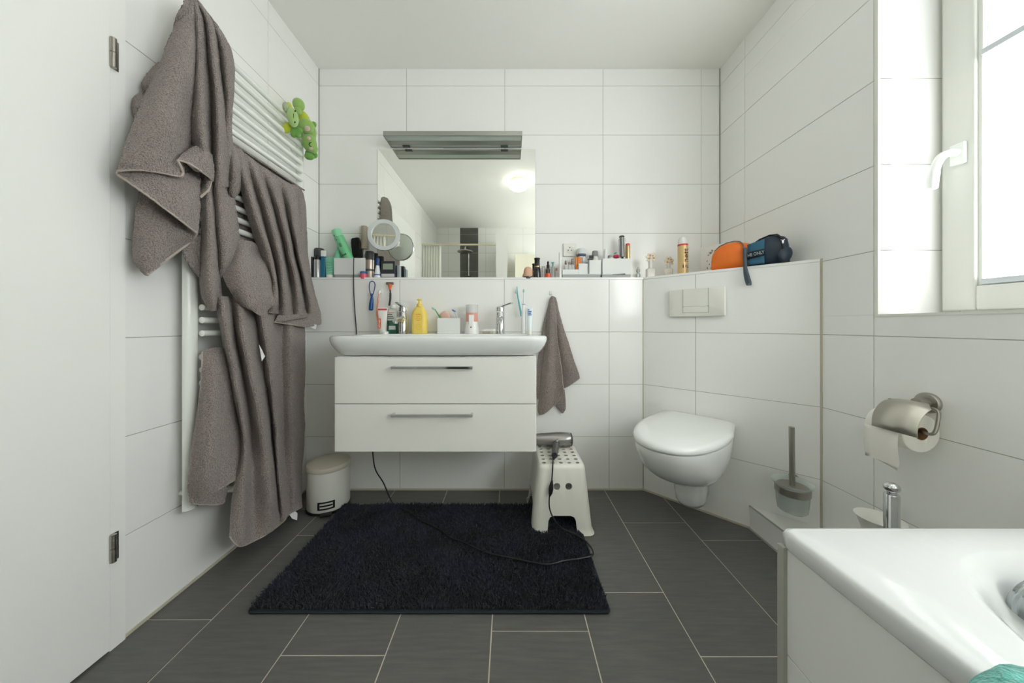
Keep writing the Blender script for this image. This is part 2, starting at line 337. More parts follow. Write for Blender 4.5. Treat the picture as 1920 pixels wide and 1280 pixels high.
patch(m, [[(398,290),(409,290),(422,290),(436,288)], [(397,345),(411,345),(426,348),(446,338)], [(400,395),(413,398),(429,385),(440,372)], [(404,440),(416,445),(434,445),(446,437)], [(408,480),(418,487),(431,485),(443,462)], [(410,512),(414,519),(420,514),(430,498)]],
    [[.09,.14,.12,.06],[.06,.14,.09,.08],[.06,.13,.11,.06],[.06,.13,.12,.07],[.07,.12,.11,.07],[.08,.10,.10,.08]], nu=12, seed=5)
gR = [L(446,437,.072), L(447,445,.074), L(443,464,.072), L(430,499,.08), L(414,520,.10)]
patch(m, [[(428,275),(436,272),(445,285)], [(426,300),(440,300),(452,310)], [(426,330),(440,332),(453,335)], [(426,355),(436,364),(449,355)], [(428,362),(434,369),(441,366)]], [[.07,.09,.05],[.08,.125,.06],[.08,.13,.06],[.08,.11,.06],[.08,.09,.07]], seed=6)
patch(m, [[(378,340),(389,340),(402,340)], [(379,400),(391,400),(404,400)], [(379,460),(393,460),(408,460)], [(377,520),(394,520),(413,520)], [(381,555),(398,558),(414,550)], [(393,576),(402,583),(410,576)]], [[.06,.11,.05],[.06,.13,.06],[.06,.14,.06],[.06,.14,.06],[.07,.13,.07],[.09,.11,.09]], nu=12, seed=7)
patch(m, [[(366,440),(374,440),(382,440)], [(352,462),(366,468),(382,475)], [(342,472),(364,492),(382,502)], [(358,502),(372,518),(382,532)]], [.045,.065,.04], seed=8)
gC = patch(m, [[(224,321),(262,319),(300,324),(338,326),(372,322)], [(221,325),(262,330),(300,343),(340,352),(373,358)], [(222,327),(264,345),(302,365),(342,385),(374,398)], [(225,330),(264,356),(301,384),(336,411),(368,437)]],
    [[.07,.10,.11,.11,.10],[.065,.10,.12,.13,.12],[.065,.105,.125,.14,.125],[.07,.115,.13,.145,.13]], nu=12, nv=14, seed=9)
gD = patch(m, [[(259,352),(290,372),(322,396),(345,415),(368,435)], [(255,405),(285,412),(315,422),(344,435),(369,443)], [(252,455),(278,455),(305,455),(335,455),(360,452)], [(255,490),(270,488),(290,482),(315,474),(339,466)], [(270,511),(276,515),(284,509),(300,496),(312,487)]],
    [[.04,.06,.075,.085,.10],[.04,.075,.09,.10,.11],[.04,.08,.09,.09,.09],[.05,.075,.085,.085,.08],[.06,.07,.08,.08,.08]], nu=12, nv=12, seed=10)
gE = patch(m, [[(352,284),(361,278),(371,275),(385,280),(397,290)], [(339,292),(354,291),(370,296),(386,304),(399,312)], [(332,299),(350,304),(368,315),(384,326),(397,338)]], [[.125,.13,.13,.145,.12],[.145,.15,.155,.16,.13],[.155,.16,.165,.165,.13]], nu=8, seed=11)
gF = patch(m, [[(384,327),(380,345),(375,362)], [(391,330),(387,350),(376,368)], [(397,336),(391,356),(376,370)]], [[.09,.09,.09],[.12,.12,.11],[.13,.13,.12]], seed=12)
patch(m, [[(333,299),(350,302),(368,312),(380,324)], [(340,316),(352,318),(366,324),(376,336)], [(344,330),(354,333),(366,340),(374,352)], [(345,345),(355,350),(366,356),(372,366)]], [.085,.075,.075,.07], seed=13)
t1 = towel(m, 'bath_towel', 'large taupe bath towel slung over the near top corner of the radiator', 'taupe towels on the radiator')
hem(t1, [edge(gA, 'b'), edge(gC, 'b'), edge(gC, 'l'), [p for p in gD[-1]]+[], cr(gR, 6), edge(gE, 'b'), edge(gF, 'b')])
hem(t1, [[L(276,515,.075), L(300,496,.085), L(312,487,.085), L(339,466,.085), L(360,452,.095), L(369,443,.112), L(369,437,.13)]])
label_tag(t1, [L(349,306,.145), L(357,309,.145), L(366,317,.14), L(381,324,.14), L(365,321,.14), L(359,315,.14)])
hem(t1, [cr([L(336,330,.135), L(342,329,.145), L(343,322,.15), L(338,310,.155), L(332,299,.155)], 5)])
# 2: towel folded over an upper bar
m = MB()
cols = [[(437,272),(449,340),(468,415),(487,475),(505,520),(502,560),(497,585)], [(446,277),(460,335),(482,410),(505,480),(516,530),(516,562),(510,586)], [(458,287),(474,345),(494,415),(511,480),(521,530),(523,562),(521,587)],
        [(470,296),(489,350),(510,420),(524,485),(531,530),(534,562),(533,589)], [(485,308),(503,360),(522,425),(535,480),(543,530),(547,562),(547,590)], [(500,318),(517,367),(535,430),(546,485),(556,530),(560,562),(560,589)],
        [(518,330),(530,372),(544,430),(555,485),(566,530),(571,562),(573,587)], [(534,340),(544,380),(553,435),(563,485),(574,530),(580,560),(583,585)], [(550,348),(557,385),(563,440),(572,495),(581,530),(588,560),(593,582)]]
rows = [[c[i] for c in cols] for i in range(7)]
base = [[.092]*9]+[[.085 if j % 2 == 0 else .085+a for j in range(9)] for a in (.035, .05, .055, .055)]+[[.11 if j % 2 == 0 else .11+a for j in range(9)] for a in (.045, .03)]
for r in base[1:]: r[8] += .02
gG = patch(m, rows, base, nu=8, nv=10, seed=20)
gH = patch(m, [[(538,343),(552,347),(562,352),(568,362)], [(545,400),(558,400),(566,398),(573,396)], [(552,480),(563,480),(571,480),(577,480)], [(556,545),(571,545),(581,545),(589,545)], [(535,592),(560,590),(582,590),(600,585)], [(514,603),(545,608),(575,612),(601,607)]],
    [[.085,.088,.08,.07],[.08,.085,.07,.065],[.08,.09,.08,.07],[.09,.10,.09,.095],[.11,.12,.12,.118],[.125,.13,.13,.122]], nu=10, nv=10, seed=21)
patch(m, [[(520,590),(545,590),(572,588)], [(516,598),(545,596),(575,595)], [(514,603),(530,602),(545,599)]], [.12,.14,.13], seed=22)
# rear half behind the bars
m.grid([[Vector((x, y, z)) for y in (1.12, 1.3, 1.5, 1.63)] for x, z in ((-1.075, 1.652), (-1.094, 1.662), (-1.112, 1.648), (-1.116, 1.5), (-1.115, 1.3), (-1.114, 1.18))])
t2 = towel(m, 'hand_towel', 'taupe towel folded over an upper radiator bar, falling in diagonal pleats', 'taupe towels on the radiator')
hem(t2, [edge(gG, 'b'), edge(gG, 'r'), edge(gH, 'b'), edge(gH, 'r')])
label_tag(t2, [L(571,606,.135), L(580,604,.138), L(594,609,.138), L(592,617,.138), L(584,614,.137)])
# 3: long towel down to the floor
m = MB()
R3 = [[(403,560),(415,556),(432,556),(447,556),(470,556),(488,556),(520,556),(542,556),(566,556)], [(418,627),(426,625),(441,625),(456,625),(482,622),(497,622),(525,620),(545,618),(570,618)],
      [(431,690),(440,700),(456,705),(470,700),(494,700),(508,700),(527,700),(546,700),(571,700)], [(442,755),(451,765),(465,775),(484,762),(507,775),(515,775),(529,775),(547,775),(569,760)],
      [(453,822),(459,825),(470,830),(495,830),(513,830),(520,830),(531,830),(548,830),(570,825)], [(444,890),(458,888),(472,890),(502,890),(517,890),(524,890),(535,890),(550,890),(565,890)],
      [(434,950),(453,955),(475,955),(507,945),(522,945),(530,942),(540,935),(552,925),(565,925)], [(430,1005),(448,1023),(475,1014),(505,998),(522,984),(532,976),(541,965),(553,957),(566,950)]]
D3 = [[.10,.12,.10,.12,.10,.12,.10,.11,.09]]+[[.10,.145,.09,.15,.10,.145,.10,.12,.09]]*4+[[.12,.15,.11,.165,.12,.155,.115,.13,.10]]*2+[[.14,.155,.14,.16,.14,.15,.13,.135,.12]]
gI = patch(m, R3, D3, nu=8, nv=10, seed=30)
gJ = patch(m, [[(447,448),(461,452),(476,455),(491,470)], [(434,475),(458,478),(482,480),(502,495)], [(417,508),(449,510),(481,510),(509,521)], [(427,538),(457,545),(486,545),(508,546)], [(447,567),(468,572),(495,562),(516,565)], [(458,574),(474,581),(490,590),(503,578)]],
    [[.08,.10,.10,.08],[.09,.125,.10,.11],[.10,.15,.15,.11],[.12,.165,.16,.13],[.13,.165,.17,.15],[.14,.16,.165,.15]], nu=12, nv=10, seed=31)
t3 = towel(m, 'bath_towel', 'longest taupe towel on the radiator, trailing almost to the floor tiles', 'taupe towels on the radiator')
hem(t3, [edge(gI, 'b'), edge(gI, 'r'), edge(gJ, 'b'), edge(gJ, 'r')])
label_tag(t3, [L(486,646,.15), L(491,655,.155), L(497,668,.155), L(491,677,.155)])
label_tag(t3, [L(541,962,.14), L(550,954,.145), L(558,962,.15), L(557,975,.15), L(548,972,.145)])
# 4: small towel, lowest
m = MB()
gK = patch(m, [[(380,659),(395,653),(412,651),(430,654)], [(379,710),(398,710),(418,710),(441,715)], [(371,785),(395,785),(422,785),(452,785)], [(360,860),(390,855),(425,850),(461,845)], [(353,905),(385,900),(420,890),(460,875)], [(358,941),(392,926),(425,908),(459,889)]],
    [[.092,.095,.095,.09],[.088,.11,.105,.09],[.085,.125,.11,.09],[.085,.13,.11,.105],[.085,.13,.115,.11],[.09,.12,.12,.115]], nu=12, nv=12, seed=40)
gL = patch(m, [[(357,935),(385,920),(405,910),(428,900)], [(357,940),(385,935),(408,930),(424,922)], [(360,943),(388,945),(405,945),(419,943)]], [.08,.075,.07,.065], seed=41)
t4 = towel(m, 'hand_towel', 'short taupe towel on the lowest radiator bars beside the near post', 'taupe towels on the radiator')
hem(t4, [edge(gK, 'b'), edge(gK, 'l'), edge(gL, 'b'), edge(gL, 'r')])
# 5: small towel right of the washbasin
def LW(px, py, d): return P(px, py, YL-.004-d)
m = MB()
g5 = patch(m, [[(1032,560),(1034,556),(1036,555),(1039,557)], [(1028,580),(1032,575),(1037,575),(1043,588)], [(1025,611),(1032,611),(1040,611),(1044,630)], [(1022,652),(1030,652),(1041,652),(1048,660)], [(1017,693),(1028,693),(1042,693),(1053,693)], [(1013,735),(1025,733),(1042,730),(1056,728)], [(1009,765),(1022,765),(1040,750),(1057,738)], [(1011,777),(1022,774),(1041,757),(1055,741)]],
    [[.01,.02,.02,.012],[.012,.03,.03,.02],[.015,.04,.035,.03],[.015,.045,.035,.035],[.015,.045,.03,.04],[.015,.045,.03,.04],[.015,.04,.03,.035],[.015,.035,.03,.03]], LW, nu=8, nv=7, seed=50)
g6 = patch(m, [[(1036,556),(1039,556),(1042,559)], [(1040,590),(1045,588),(1049,590)], [(1044,630),(1052,628),(1061,629)], [(1048,672),(1060,670),(1075,672)], [(1052,700),(1068,700),(1086,704)], [(1055,728),(1068,722),(1085,710)]], [[.01,.015,.01],[.01,.02,.012],[.01,.022,.012],[.01,.025,.013],[.01,.025,.015],[.012,.02,.015]], LW, nu=8, nv=7, seed=51)
patch(m, [[(1027,575),(1031,575),(1034,575)], [(1018,611),(1026,611),(1030,611)], [(1009,668),(1020,668),(1026,668)], [(1006,720),(1014,720),(1022,720)], [(1007,748),(1012,748),(1018,748)]], [.006,.01,.006], LW, seed=52)
g7 = patch(m, [[(1040,735),(1050,732),(1058,730)], [(1041,750),(1051,752),(1060,752)], [(1042,757),(1053,764),(1060,765)], [(1046,763),(1054,774),(1058,770)]], [.008,.012,.008], LW, seed=53)
t5 = towel(m, 'guest_towel', 'small taupe towel hanging from a white hook right of the washbasin')
hem(t5, [edge(g5, 'b'), edge(g5, 'r'), edge(g6, 'b'), edge(g7, 'r')], .0028)
def hook(px, py, lab):
    p = P(px, py, YL-.0015)
    m = MB(); a = m.mark(); m.rings([rrect(-.009, .009, -.013, .013, .008, 0), rrect(-.009, .009, -.013, .013, .008, .004), rrect(-.007, .007, -.011, .011, .007, .006)])
    m.xf(Matrix.Translation(p) @ Matrix.Rotation(pi/2, 4, 'X'), a)
    m.tube([p+Vector(q) for q in ((0, -.004, -.006), (0, -.012, -.010), (0, -.018, -.008), (0, -.019, 0), (0, -.019, .003))], .0022, 8)
    o = m.build('wall_hook', mat('glossy_white_hook', (236, 238, 238), .2)); o['label'] = lab; o['category'] = 'hook'; o['group'] = 'white hooks stuck below the ledge'; return o
hook(1033, 549, 'white hook holding the small taupe towel, rightmost under the ledge')
# ------------------------------------------------------------------ washbasin and vanity
bx0, bx1, by0, by1, bt = -.814, .172, 1.345, YL-.002, .897
xm = (bx0+bx1)/2
def br(i, z, r, bow=.02): return rrect(bx0+i, bx1-i, by0+i*.8, by1, r, z, bow=bow)
m = MB()
R = [br(.052, bt-.086, .05), br(.046, bt-.085, .055), br(.036, bt-.078, .06), br(.022, bt-.062, .065), br(.009, bt-.042, .07), br(.002, bt-.024, .075), br(0, bt-.011, .08), br(.002, bt-.004, .08), br(.008, bt, .075)]
def inn(i, z, r): return rrect(bx0+.075+i, bx1-.075-i, by0+.035+i, by1-.135-i*.6, r, z, bow=.015)
R += [inn(0, bt, .11), inn(.008, bt-.004, .11), inn(.03, bt-.03, .10), inn(.055, bt-.065, .09), inn(.10, bt-.078, .05)]
m.rings(R, True, True); wb = m.build('washbasin', CER, None, ang=60)
wb['label'] = 'wide white ceramic washbasin with rounded edge, set on the white drawer cabinet'; wb['category'] = 'washbasin'
th = thing('vanity_cabinet', 'white wall-hung cabinet with two drawers under the washbasin', 'cabinet', (xm, 1.57, .387))
cx0, cx1, cy0 = -.771, .119, 1.362
m = MB(); m.box(cx0+.001, cx1-.001, cy0+.02, YL-.002, .387, .806); m.build('body', LACQ, th, bevel=.004)
for z0, z1, w in ((.389, .597, 'lower'), (.600, .803, 'upper')):
    m = MB(); m.rings([rrect(cx0, cx1, cy0, cy0+.018, .012, z) for z in (z0, z0)][:1]+[rrect(cx0, cx1, cy0, cy0+.018, .012, z1)]); 
    d = m.build('drawer', LACQ, th, bevel=.0012, seg=1)
    zz = z1-.044; m = MB()
    hx0, hx1 = -.510, -.158
    m.box(hx0, hx1, cy0-.030, cy0-.022, zz-.004, zz+.008)
    m.box(hx0, hx0+.01, cy0-.022, cy0+.001, zz-.004, zz+.008); m.box(hx1-.01, hx1, cy0-.022, cy0+.001, zz-.004, zz+.008)
    h_ = m.build('handle', CHROME, d, bevel=.0012); h_['label'] = 'chrome bar handle'
# faucets
def faucet(px, lab, lever):
    x = (px-CX)*1.715/F; th = thing('faucet', lab, 'faucet', (x, 1.715, bt), 0, 'basin mixer taps')
    m = MB(); m.lathe(x, 1.715, [(.026, bt), (.026, bt+.004), (.0235, bt+.006), (.0235, bt+.118), (.022, bt+.12)], 28)
    m.build('body', CHROME, th)
    m = MB(); m.tube([(x, 1.70, bt+.085), (x, 1.66, bt+.082), (x, 1.60, bt+.072), (x, 1.59, bt+.070)], [.016, .0145, .0135, .013], 16); m.tube([(x, 1.60, bt+.07), (x, 1.60, bt+.055)], .011, 14)
    m.build('spout', CHROME, th)
    m = MB(); m.lathe(x, 1.715, [(.0235, bt+.123), (.0235, bt+.142), (.021, bt+.149), (0, bt+.15)], 28)
    a = m.mark(); m.box(0, .085, -.009, .009, -.003, .004); m.xf(Matrix.Translation((x, 1.715, bt+.146)) @ Matrix.Rotation(lever, 4, 'Z') @ Matrix.Rotation(radians(-14), 4, 'Y'), a)
    m.build('lever', CHROME, th, bevel=.0015)
faucet(756, 'chrome mixer tap in front of the green mouthwash bottle', radians(-95))
faucet(938, 'chrome mixer tap between the nail brush and the electric toothbrush', radians(-38))
# ------------------------------------------------------------------ mirror, lamp, socket
th = thing('wall_mirror', 'rectangular frameless mirror above the tiled ledge', 'mirror', (-.32, YB, SH))
m = MB(); m.box(-.803, .157, YB-.006, YB-.002, SH+.001, 2.017); m.build('mirror_glass', mat('silvered_mirror', (244, 246, 240), .0, 1), th, smooth=False)
m = MB(); m.box(-.8035, .1575, YB-.0045, YB-.0015, SH+.0008, 2.0175); m.build('edge', mat('mirror_edge_green', (120, 135, 128), .3), th, smooth=False)
lx0, lx1, ly0, ly1, lz = -.7185, .074, 1.7645, 1.885, 2.022
th = thing('mirror_lamp', 'flat aluminium lamp with frosted glass strips mounted above the mirror', 'lamp', (-.3, 1.82, lz))
ALU = mat('satin_aluminium', (176, 178, 172), .35, 1)
m = MB(); m.box(lx0, lx1, ly0, ly0+.006, lz, lz+.027); m.box(lx0, lx1, ly1-.006, ly1, lz, lz+.027); m.box(lx0, lx0+.006, ly0+.006, ly1-.006, lz, lz+.027); m.box(lx1-.006, lx1, ly0+.006, ly1-.006, lz, lz+.027)
m.box(lx0+.006, lx1-.006, ly0+.006, ly1-.006, lz+.02, lz+.027); m.build('housing', ALU, th, bevel=.001)
m = MB(); m.box(lx0+.006, lx1-.006, ly0+.007, ly0+.055, lz+.003, lz+.008); m.build('frosted_glass', mat('frosted_glass_off', (190, 200, 194), .35), th)
m = MB(); m.box(lx0+.006, lx1-.006, ly1-.022, ly1-.007, lz+.003, lz+.008); m.build('frosted_glass', MATS['frosted_glass_off'], th)
m = MB(); m.box(lx0+.006, lx1-.006, ly0+.055, ly1-.022, lz+.001, lz+.012); m.build('metal_strip', ALU, th)
for x in (-.62, -.03):
    m = MB(); m.box(x-.022, x+.022, 1.862, 1.880, lz-.004, lz+.002); m.build('clip', DGREY, th, bevel=.002)
m = MB(); m.box(-.40, -.20, ly1, YB-.002, lz+.002, lz+.025); m.build('wall_mount', ALU, th)
s = P(1068, 468.5, YB-.006); th = thing('wall_socket', 'white square wall socket above the ledge right of the mirror', 'socket', (s.x, YB-.002, s.z))
m = MB(); a = m.mark(); m.rings([rrect(-.040, .040, -.040, .040, .004, 0), rrect(-.040, .040, -.040, .040, .004, .006), rrect(-.038, .038, -.038, .038, .004, .009)]); m.xf(Matrix.Translation((s.x, YB-.002, s.z)) @ Matrix.Rotation(pi/2, 4, 'X'), a)
m.build('frame', WPLA, th)
m = MB(); a = m.mark(); m.lathe(0, 0, [(.0205, .0), (.0205, .0105), (.019, .0105), (.0185, .002), (0, .002)], 32); m.xf(Matrix.Translation((s.x, YB-.002, s.z)) @ Matrix.Rotation(pi/2, 4, 'X'), a)
m.build('insert', mat('ivory_plastic', (216, 214, 200), .4), th)
m = MB()
for dx, dz in ((-.0095, -.003), (.0095, -.003), (0, .013)): m.tube([(s.x+dx, YB-.015, s.z+dz), (s.x+dx, YB-.003, s.z+dz)], .0028, 10)
m.build('contact', BLACK, th)
# round magnifying mirror on a suction mount
c = Vector((-.708, 1.752, 1.454))
th = thing('magnifying_mirror', 'round white-rimmed magnifying mirror sticking out from the wall mirror', 'mirror', c)
yaw = Matrix.Rotation(radians(8), 4, 'Z') @ Matrix.Rotation(pi/2, 4, 'X')
def disc(prof, name, mt, cc=c):
    m = MB(); m.lathe(0, 0, prof, 48); m.xf(Matrix.Translation(cc) @ yaw); return m.build(name, mt, th)
disc([(.086, -.006), (.088, 0), (.087, .006), (.066, .0075), (.065, .003), (.065, -.005)], 'light_ring', mat('frosted_ring', (205, 212, 210), .3))
disc([(.0885, -.008), (.0895, -.003), (.0885, .003), (.0865, .002), (.0865, -.008)], 'rim', CHROME)
disc([(.0655, .0005), (.055, -.0012), (.035, -.0028), (.0, -.004)], 'glass', MATS['silvered_mirror'])
disc([(.084, -.009), (.070, -.020), (.03, -.026), (0, -.026)], 'back_shell', mat('pale_grey_shell', (230, 234, 231), .35))
m = MB(); m.tube([c+Vector((0, .024, 0)), c+Vector((.004, .07, -.004)), c+Vector((.006, .12, -.006))], .011, 14); m.tube([c+Vector((.006, .115, -.006)), c+Vector((.006, .139, -.006))], [.02, .034], 24); m.build('suction_mount', WPLA, th)
# ------------------------------------------------------------------ waste bin
bxc, byc = -.949, 1.632
th = thing('pedal_bin', 'small round white pedal bin with cream lid in the corner by the cabinet', 'waste bin', (bxc, byc, 0))
m = MB(); m.lathe(bxc, byc, [(.097, .008), (.1, .012), (.1, .205), (.098, .208)], 56); m.build('body', mat('white_enamel_sheet', (222, 222, 214), .3), th)
m = MB(); m.lathe(bxc, byc, [(.099, 0), (.103, .003), (.103, .012), (.1, .014)], 56)
m.build('base', BLACK, th)
m = MB(); m.lathe(bxc, byc, [(.103, .207), (.104, .211), (.104, .222), (.100, .231), (.08, .238), (.04, .243), (0, .244)], 56); m.build('lid', mat('cream_plastic', (212, 206, 190), .4), th)
def arcbox(mb, R, a0, a1, z0, z1, th_=.004, n=10):
    mb.rings([[Vector((bxc+r*sin(t), byc-r*cos(t), z)) for (r, z) in ((R, z0), (R+th_, z0), (R+th_, z1), (R, z1))] for t in [a0+(a1-a0)*k/n for k in range(n+1)]])
m = MB(); a0, a1 = radians(2), radians(45)
for (p0, p1, z0, z1) in ((a0, a1, .062, .068), (a0, a1, .030, .036), (a0, a0+.08, .036, .062), (a1-.08, a1, .036, .062), (a0+.1, a1-.1, .046, .052)): arcbox(m, .0995, p0, p1, z0, z1)
m.build('handle_frame', BLACK, th)
m = MB(); m.box(-.02, .028, -.128, -.095, .008, .016); m.xf(Matrix.Translation((bxc, byc, 0)) @ Matrix.Rotation(radians(22), 4, 'Z')); m.build('pedal', BLACK, th, bevel=.003)
# ------------------------------------------------------------------ rug
rx0, rx1, ry0, ry1 = -.857, .330, 1.014, 1.612
th = thing('bath_rug', 'rectangular black-blue shaggy rug on the dark floor tiles', 'rug', ((rx0+rx1)/2, (ry0+ry1)/2, 0))
NAVY = mat('navy_black_yarn', (38, 45, 64), .95, vary=(6, (22, 26, 38), .35, .65), sheen=.2)
m = MB(); m.rings([rrect(rx0, rx1, ry0, ry1, .012, z) for z in (.0005, .006, .010)]); m.build('backing', mat('dark_backing', (30, 38, 44), .7), th)
m = MB(); e = [Vector(p) for p in rrect(rx0+.002, rx1-.002, ry0+.001, ry1-.002, .012, .007)]; e.append(e[0]); m.tube(e, .0045, 6); m.build('border', MATS['dark_backing'], th)
vs = []; fs = []
for k in range(64000):
    x = random.uniform(rx0+.006, rx1-.006); y = random.uniform(ry0+.006, ry1-.006)
    c1 = noise.noise(Vector((x*9, y*9, 0))); c2 = noise.noise(Vector((x*9+7, y*9, 5)))
    h = .014+.007*random.random()+.004*c1; lx = c1*.012+random.gauss(0, .004); ly = c2*.012-.003+random.gauss(0, .004)
    a = random.uniform(0, pi); w = .0016; dx, dy = cos(a)*w, sin(a)*w; b = len(vs)
    vs += [(x-dx, y-dy, .009), (x+dx, y+dy, .009), (x+lx*.4+dx*1.1, y+ly*.4+dy*1.1, .009+h*.6), (x+lx*.4-dx*1.1, y+ly*.4-dy*1.1, .009+h*.6), (x+lx+dx*.5, y+ly+dy*.5, .009+h), (x+lx-dx*.5, y+ly-dy*.5, .009+h)]
    fs += [(b, b+1, b+2, b+3), (b+3, b+2, b+4, b+5)]
m = MB(); m.v = vs; m.f = fs; m.m = [0]*len(fs); pile = m.build('pile', NAVY, th, smooth=False, kind='stuff')
# ------------------------------------------------------------------ step stool
SX = .240; SYc = 1.55
th = thing('step_stool', 'white plastic step stool with round holes, standing half on the rug', 'stool', (SX, SYc, .003))
STW = mat('cream_white_plastic', (226, 225, 215), .32)
def srect(hw, hd, r, z): return rrect(SX-hw, SX+hw, SYc-hd, SYc+hd, r, z)
m = MB(); R = [srect(.146, .166, .03, .004), srect(.139, .157, .035, .010), srect(.137, .155, .035, .03), srect(.111, .134, .032, .285), srect(.107, .130, .03, .297), srect(.100, .123, .028, .303), srect(.098, .121, .026, .3035)]
R2 = [srect(.096, .119, .026, .2995), srect(.104, .128, .03, .293), srect(.108, .131, .032, .283), srect(.133, .151, .035, .03), srect(.142, .162, .03, .004)]
n = len(R[0]); m.rings(R+R2, False, False); tot = len(R+R2); m.f += [tuple((6*n)+j for j in range(n)) , tuple((7*n)+j for j in range(n))]
m.f = [f for f in m.f if not (len(f) == 4 and {f[0]//n, f[2]//n} == {6, 7})]; m.f += [(j, (j+1) % n, (tot-1)*n+(j+1) % n, (tot-1)*n+j) for j in range(n)]
m.m = [0]*len(m.f); body = m.build('body', STW, th, ang=45)
cut = MB()
for i in range(5):
    for j in range(6): x = .162+i*.039; y = 1.449+j*.040; cut.tube([(x, y, .27), (x, y, .33)], .0098, 16)
cutm = [cut]
c2 = MB()
for x in (.216, .270): c2.tube([(x, 1.30, .212), (x, 1.50, .212)], .0155, 20)
cutm.append(c2)
def arch(mb, ax, lo, hi, h, c0, c1):
    pts = [(lo-.006, -.02), (hi+.006, -.02), (hi-.002, h-.022), (hi-.010, h-.006), (hi-.026, h), (lo+.026, h), (lo+.010, h-.006), (lo+.002, h-.022)]
    if ax == 'y': mb.rings([[Vector((u, c, z)) for u, z in pts] for c in (c0, c1)])
    else: mb.rings([[Vector((c, u, z)) for u, z in pts] for c in (c0, c1)])
c3 = MB(); arch(c3, 'y', SX-.066, SX+.062, .085, 1.2, 1.9); cutm.append(c3)
c4 = MB(); arch(c4, 'x', SYc-.09, SYc+.09, .11, -.05, .6); cutm.append(c4)
bpy.context.view_layer.update()
for c_ in cutm:
    co_ = c_.build('cutter', STW, None, smooth=False); bpy.context.view_layer.update()
    md = body.modifiers.new('b', 'BOOLEAN'); md.object = co_; md.solver = 'EXACT'; md.use_self = True; bpy.context.view_layer.update()
    nm = bpy.data.meshes.new_from_object(body.evaluated_get(bpy.context.evaluated_depsgraph_get()))
    body.modifiers.clear(); body.data = nm; bpy.data.objects.remove(co_)
body.data.materials.clear(); body.data.materials.append(STW)
body.data.polygons.foreach_set('material_index', [0]*len(body.data.polygons))
# ------------------------------------------------------------------ hair dryer
th = thing('hair_dryer', 'silver hair dryer lying on the white step stool, black cord trailing', 'hair dryer', (.24, 1.64, .3035))
DRY = mat('silver_grey_plastic', (150, 148, 146), .25, .7)
dz = .3035+.0385; m = MB(); Mx = Matrix.Translation((0, 1.638, dz)) @ Matrix.Rotation(pi/2, 4, 'Y')
m.lathe(0, 0, [(.020, .10), (.026, .102), (.030, .15), (.036, .22), (.038, .25), (.0375, .29), (.035, .318), (.033, .322)], 32); m.xf(Mx)
m.build('barrel', DRY, th)
m = MB(); m.lathe(0, 0, [(.0335, .318), (.034, .326), (.028, .330), (0, .331)], 32); m.xf(Mx); m.build('rear_grille', mat('gunmetal', (80, 82, 84), .4, .6), th)
m = MB(); m.tube(cr([Vector(p) for p in ((.250, 1.62, .338), (.243, 1.60, .334), (.232, 1.56, .330), (.222, 1.515, .326), (.216, 1.482, .323))], 5), [.014]*5+[.0165]*8+[.015]*8, 16); m.build('handle', mat('dark_silver', (108, 108, 108), .3, .6), th)
m = MB(); m.tube([(.250, 1.605, .352), (.240, 1.572, .350)], [.008, .006], 12); m.build('switch', CHROME, th)
def fl(px, py, h=.034): return P(px, py, F*(EYE-h)/(py-CY))
pts = [Vector((.216, 1.482, .323)), Vector((.206, 1.452, .318)), P(1036.6, 869, 1.415), P(1035.5, 889, 1.402), P(1033, 916, 1.394), P(1030, 933, 1.388), P(1031, 955, 1.375), P(1041, 977, 1.362), P(1056, 991, 1.362)]
pts += [fl(*p) for p in ((1082,1003),(1100,1016),(1111,1031),(1110,1041),(1090,1046.5),(1058,1051),(1024,1057.5),(970,1048),(912,1035),(872,1017),(843,1006),(817,988),(788,975),(766,958))]
pts += [P(741,948,1.60), P(730,931,1.66), P(719,905,1.70), P(704,880,1.72), P(699,849,1.74), P(699,820,1.755)]
m = MB(); m.tube(cr(pts, 6), .0032, 8); m.build('cord', BLACK, th)
m = MB(); m.tube([(.217, 1.484, .323), (.211, 1.465, .321), (.206, 1.45, .318)], [.011, .008, .005], 12); m.build('cord_sleeve', BLACK, th); m = MB(); q = [P(1035, 900, 1.398), P(1034, 908, 1.396), P(1033, 916, 1.394), P(1032, 924, 1.390), P(1030.6, 930, 1.388)]
m.tube(q, [.004, .008, .011, .009, .004], 12); m.build('strain_relief', BLACK, th)
# cord running from the ledge down behind the basin
m = MB(); m.tube(cr([P(663.5, 481, 1.772), P(663, 500, 1.770), P(663, 525, 1.768), P(664, 560, 1.772), P(666, 590, 1.772), P(669, 627, 1.772), P(670, 640, 1.774)], 6), .0026, 8)
o = m.build('power_cord', BLACK); o['label'] = 'thin black cord hanging from the ledge down behind the washbasin'; o['category'] = 'cord'
# ------------------------------------------------------------------ toilet
TP = Vector((.957, 1.590, 0)); trz = radians(135)
th = thing('toilet', 'white wall-hung toilet with closed lid on the slanted corner wall', 'toilet', TP, trz)
def TM(): return Matrix.Translation(TP) @ Matrix.Rotation(trz, 4, 'Z')
def dshape(w, l, z, wb=None, yc=.17, n=40, y0=.003, e=2.25):
    wb = w*.9 if wb is None else wb; yc = min(yc, l*.45); out = []
    for k in range(n+1):
        t = pi*k/n; c_, s_ = cos(t), sin(t)
        out.append(Vector((w*(abs(c_)**(2/e))*(1 if c_ >= 0 else -1), yc+(l-yc)*(abs(s_)**(2/e)), z)))
    for k in range(1, 6): out.append(Vector((-(w+(wb-w)*k/5), yc+(y0-yc)*k/5, z)))
    for k in range(1, 6): out.append(Vector((-wb+2*wb*k/6, y0, z)))
    for k in range(6): out.append(Vector((wb+(w-wb)*k/6, y0+(yc-y0)*k/6, z)))
    return out
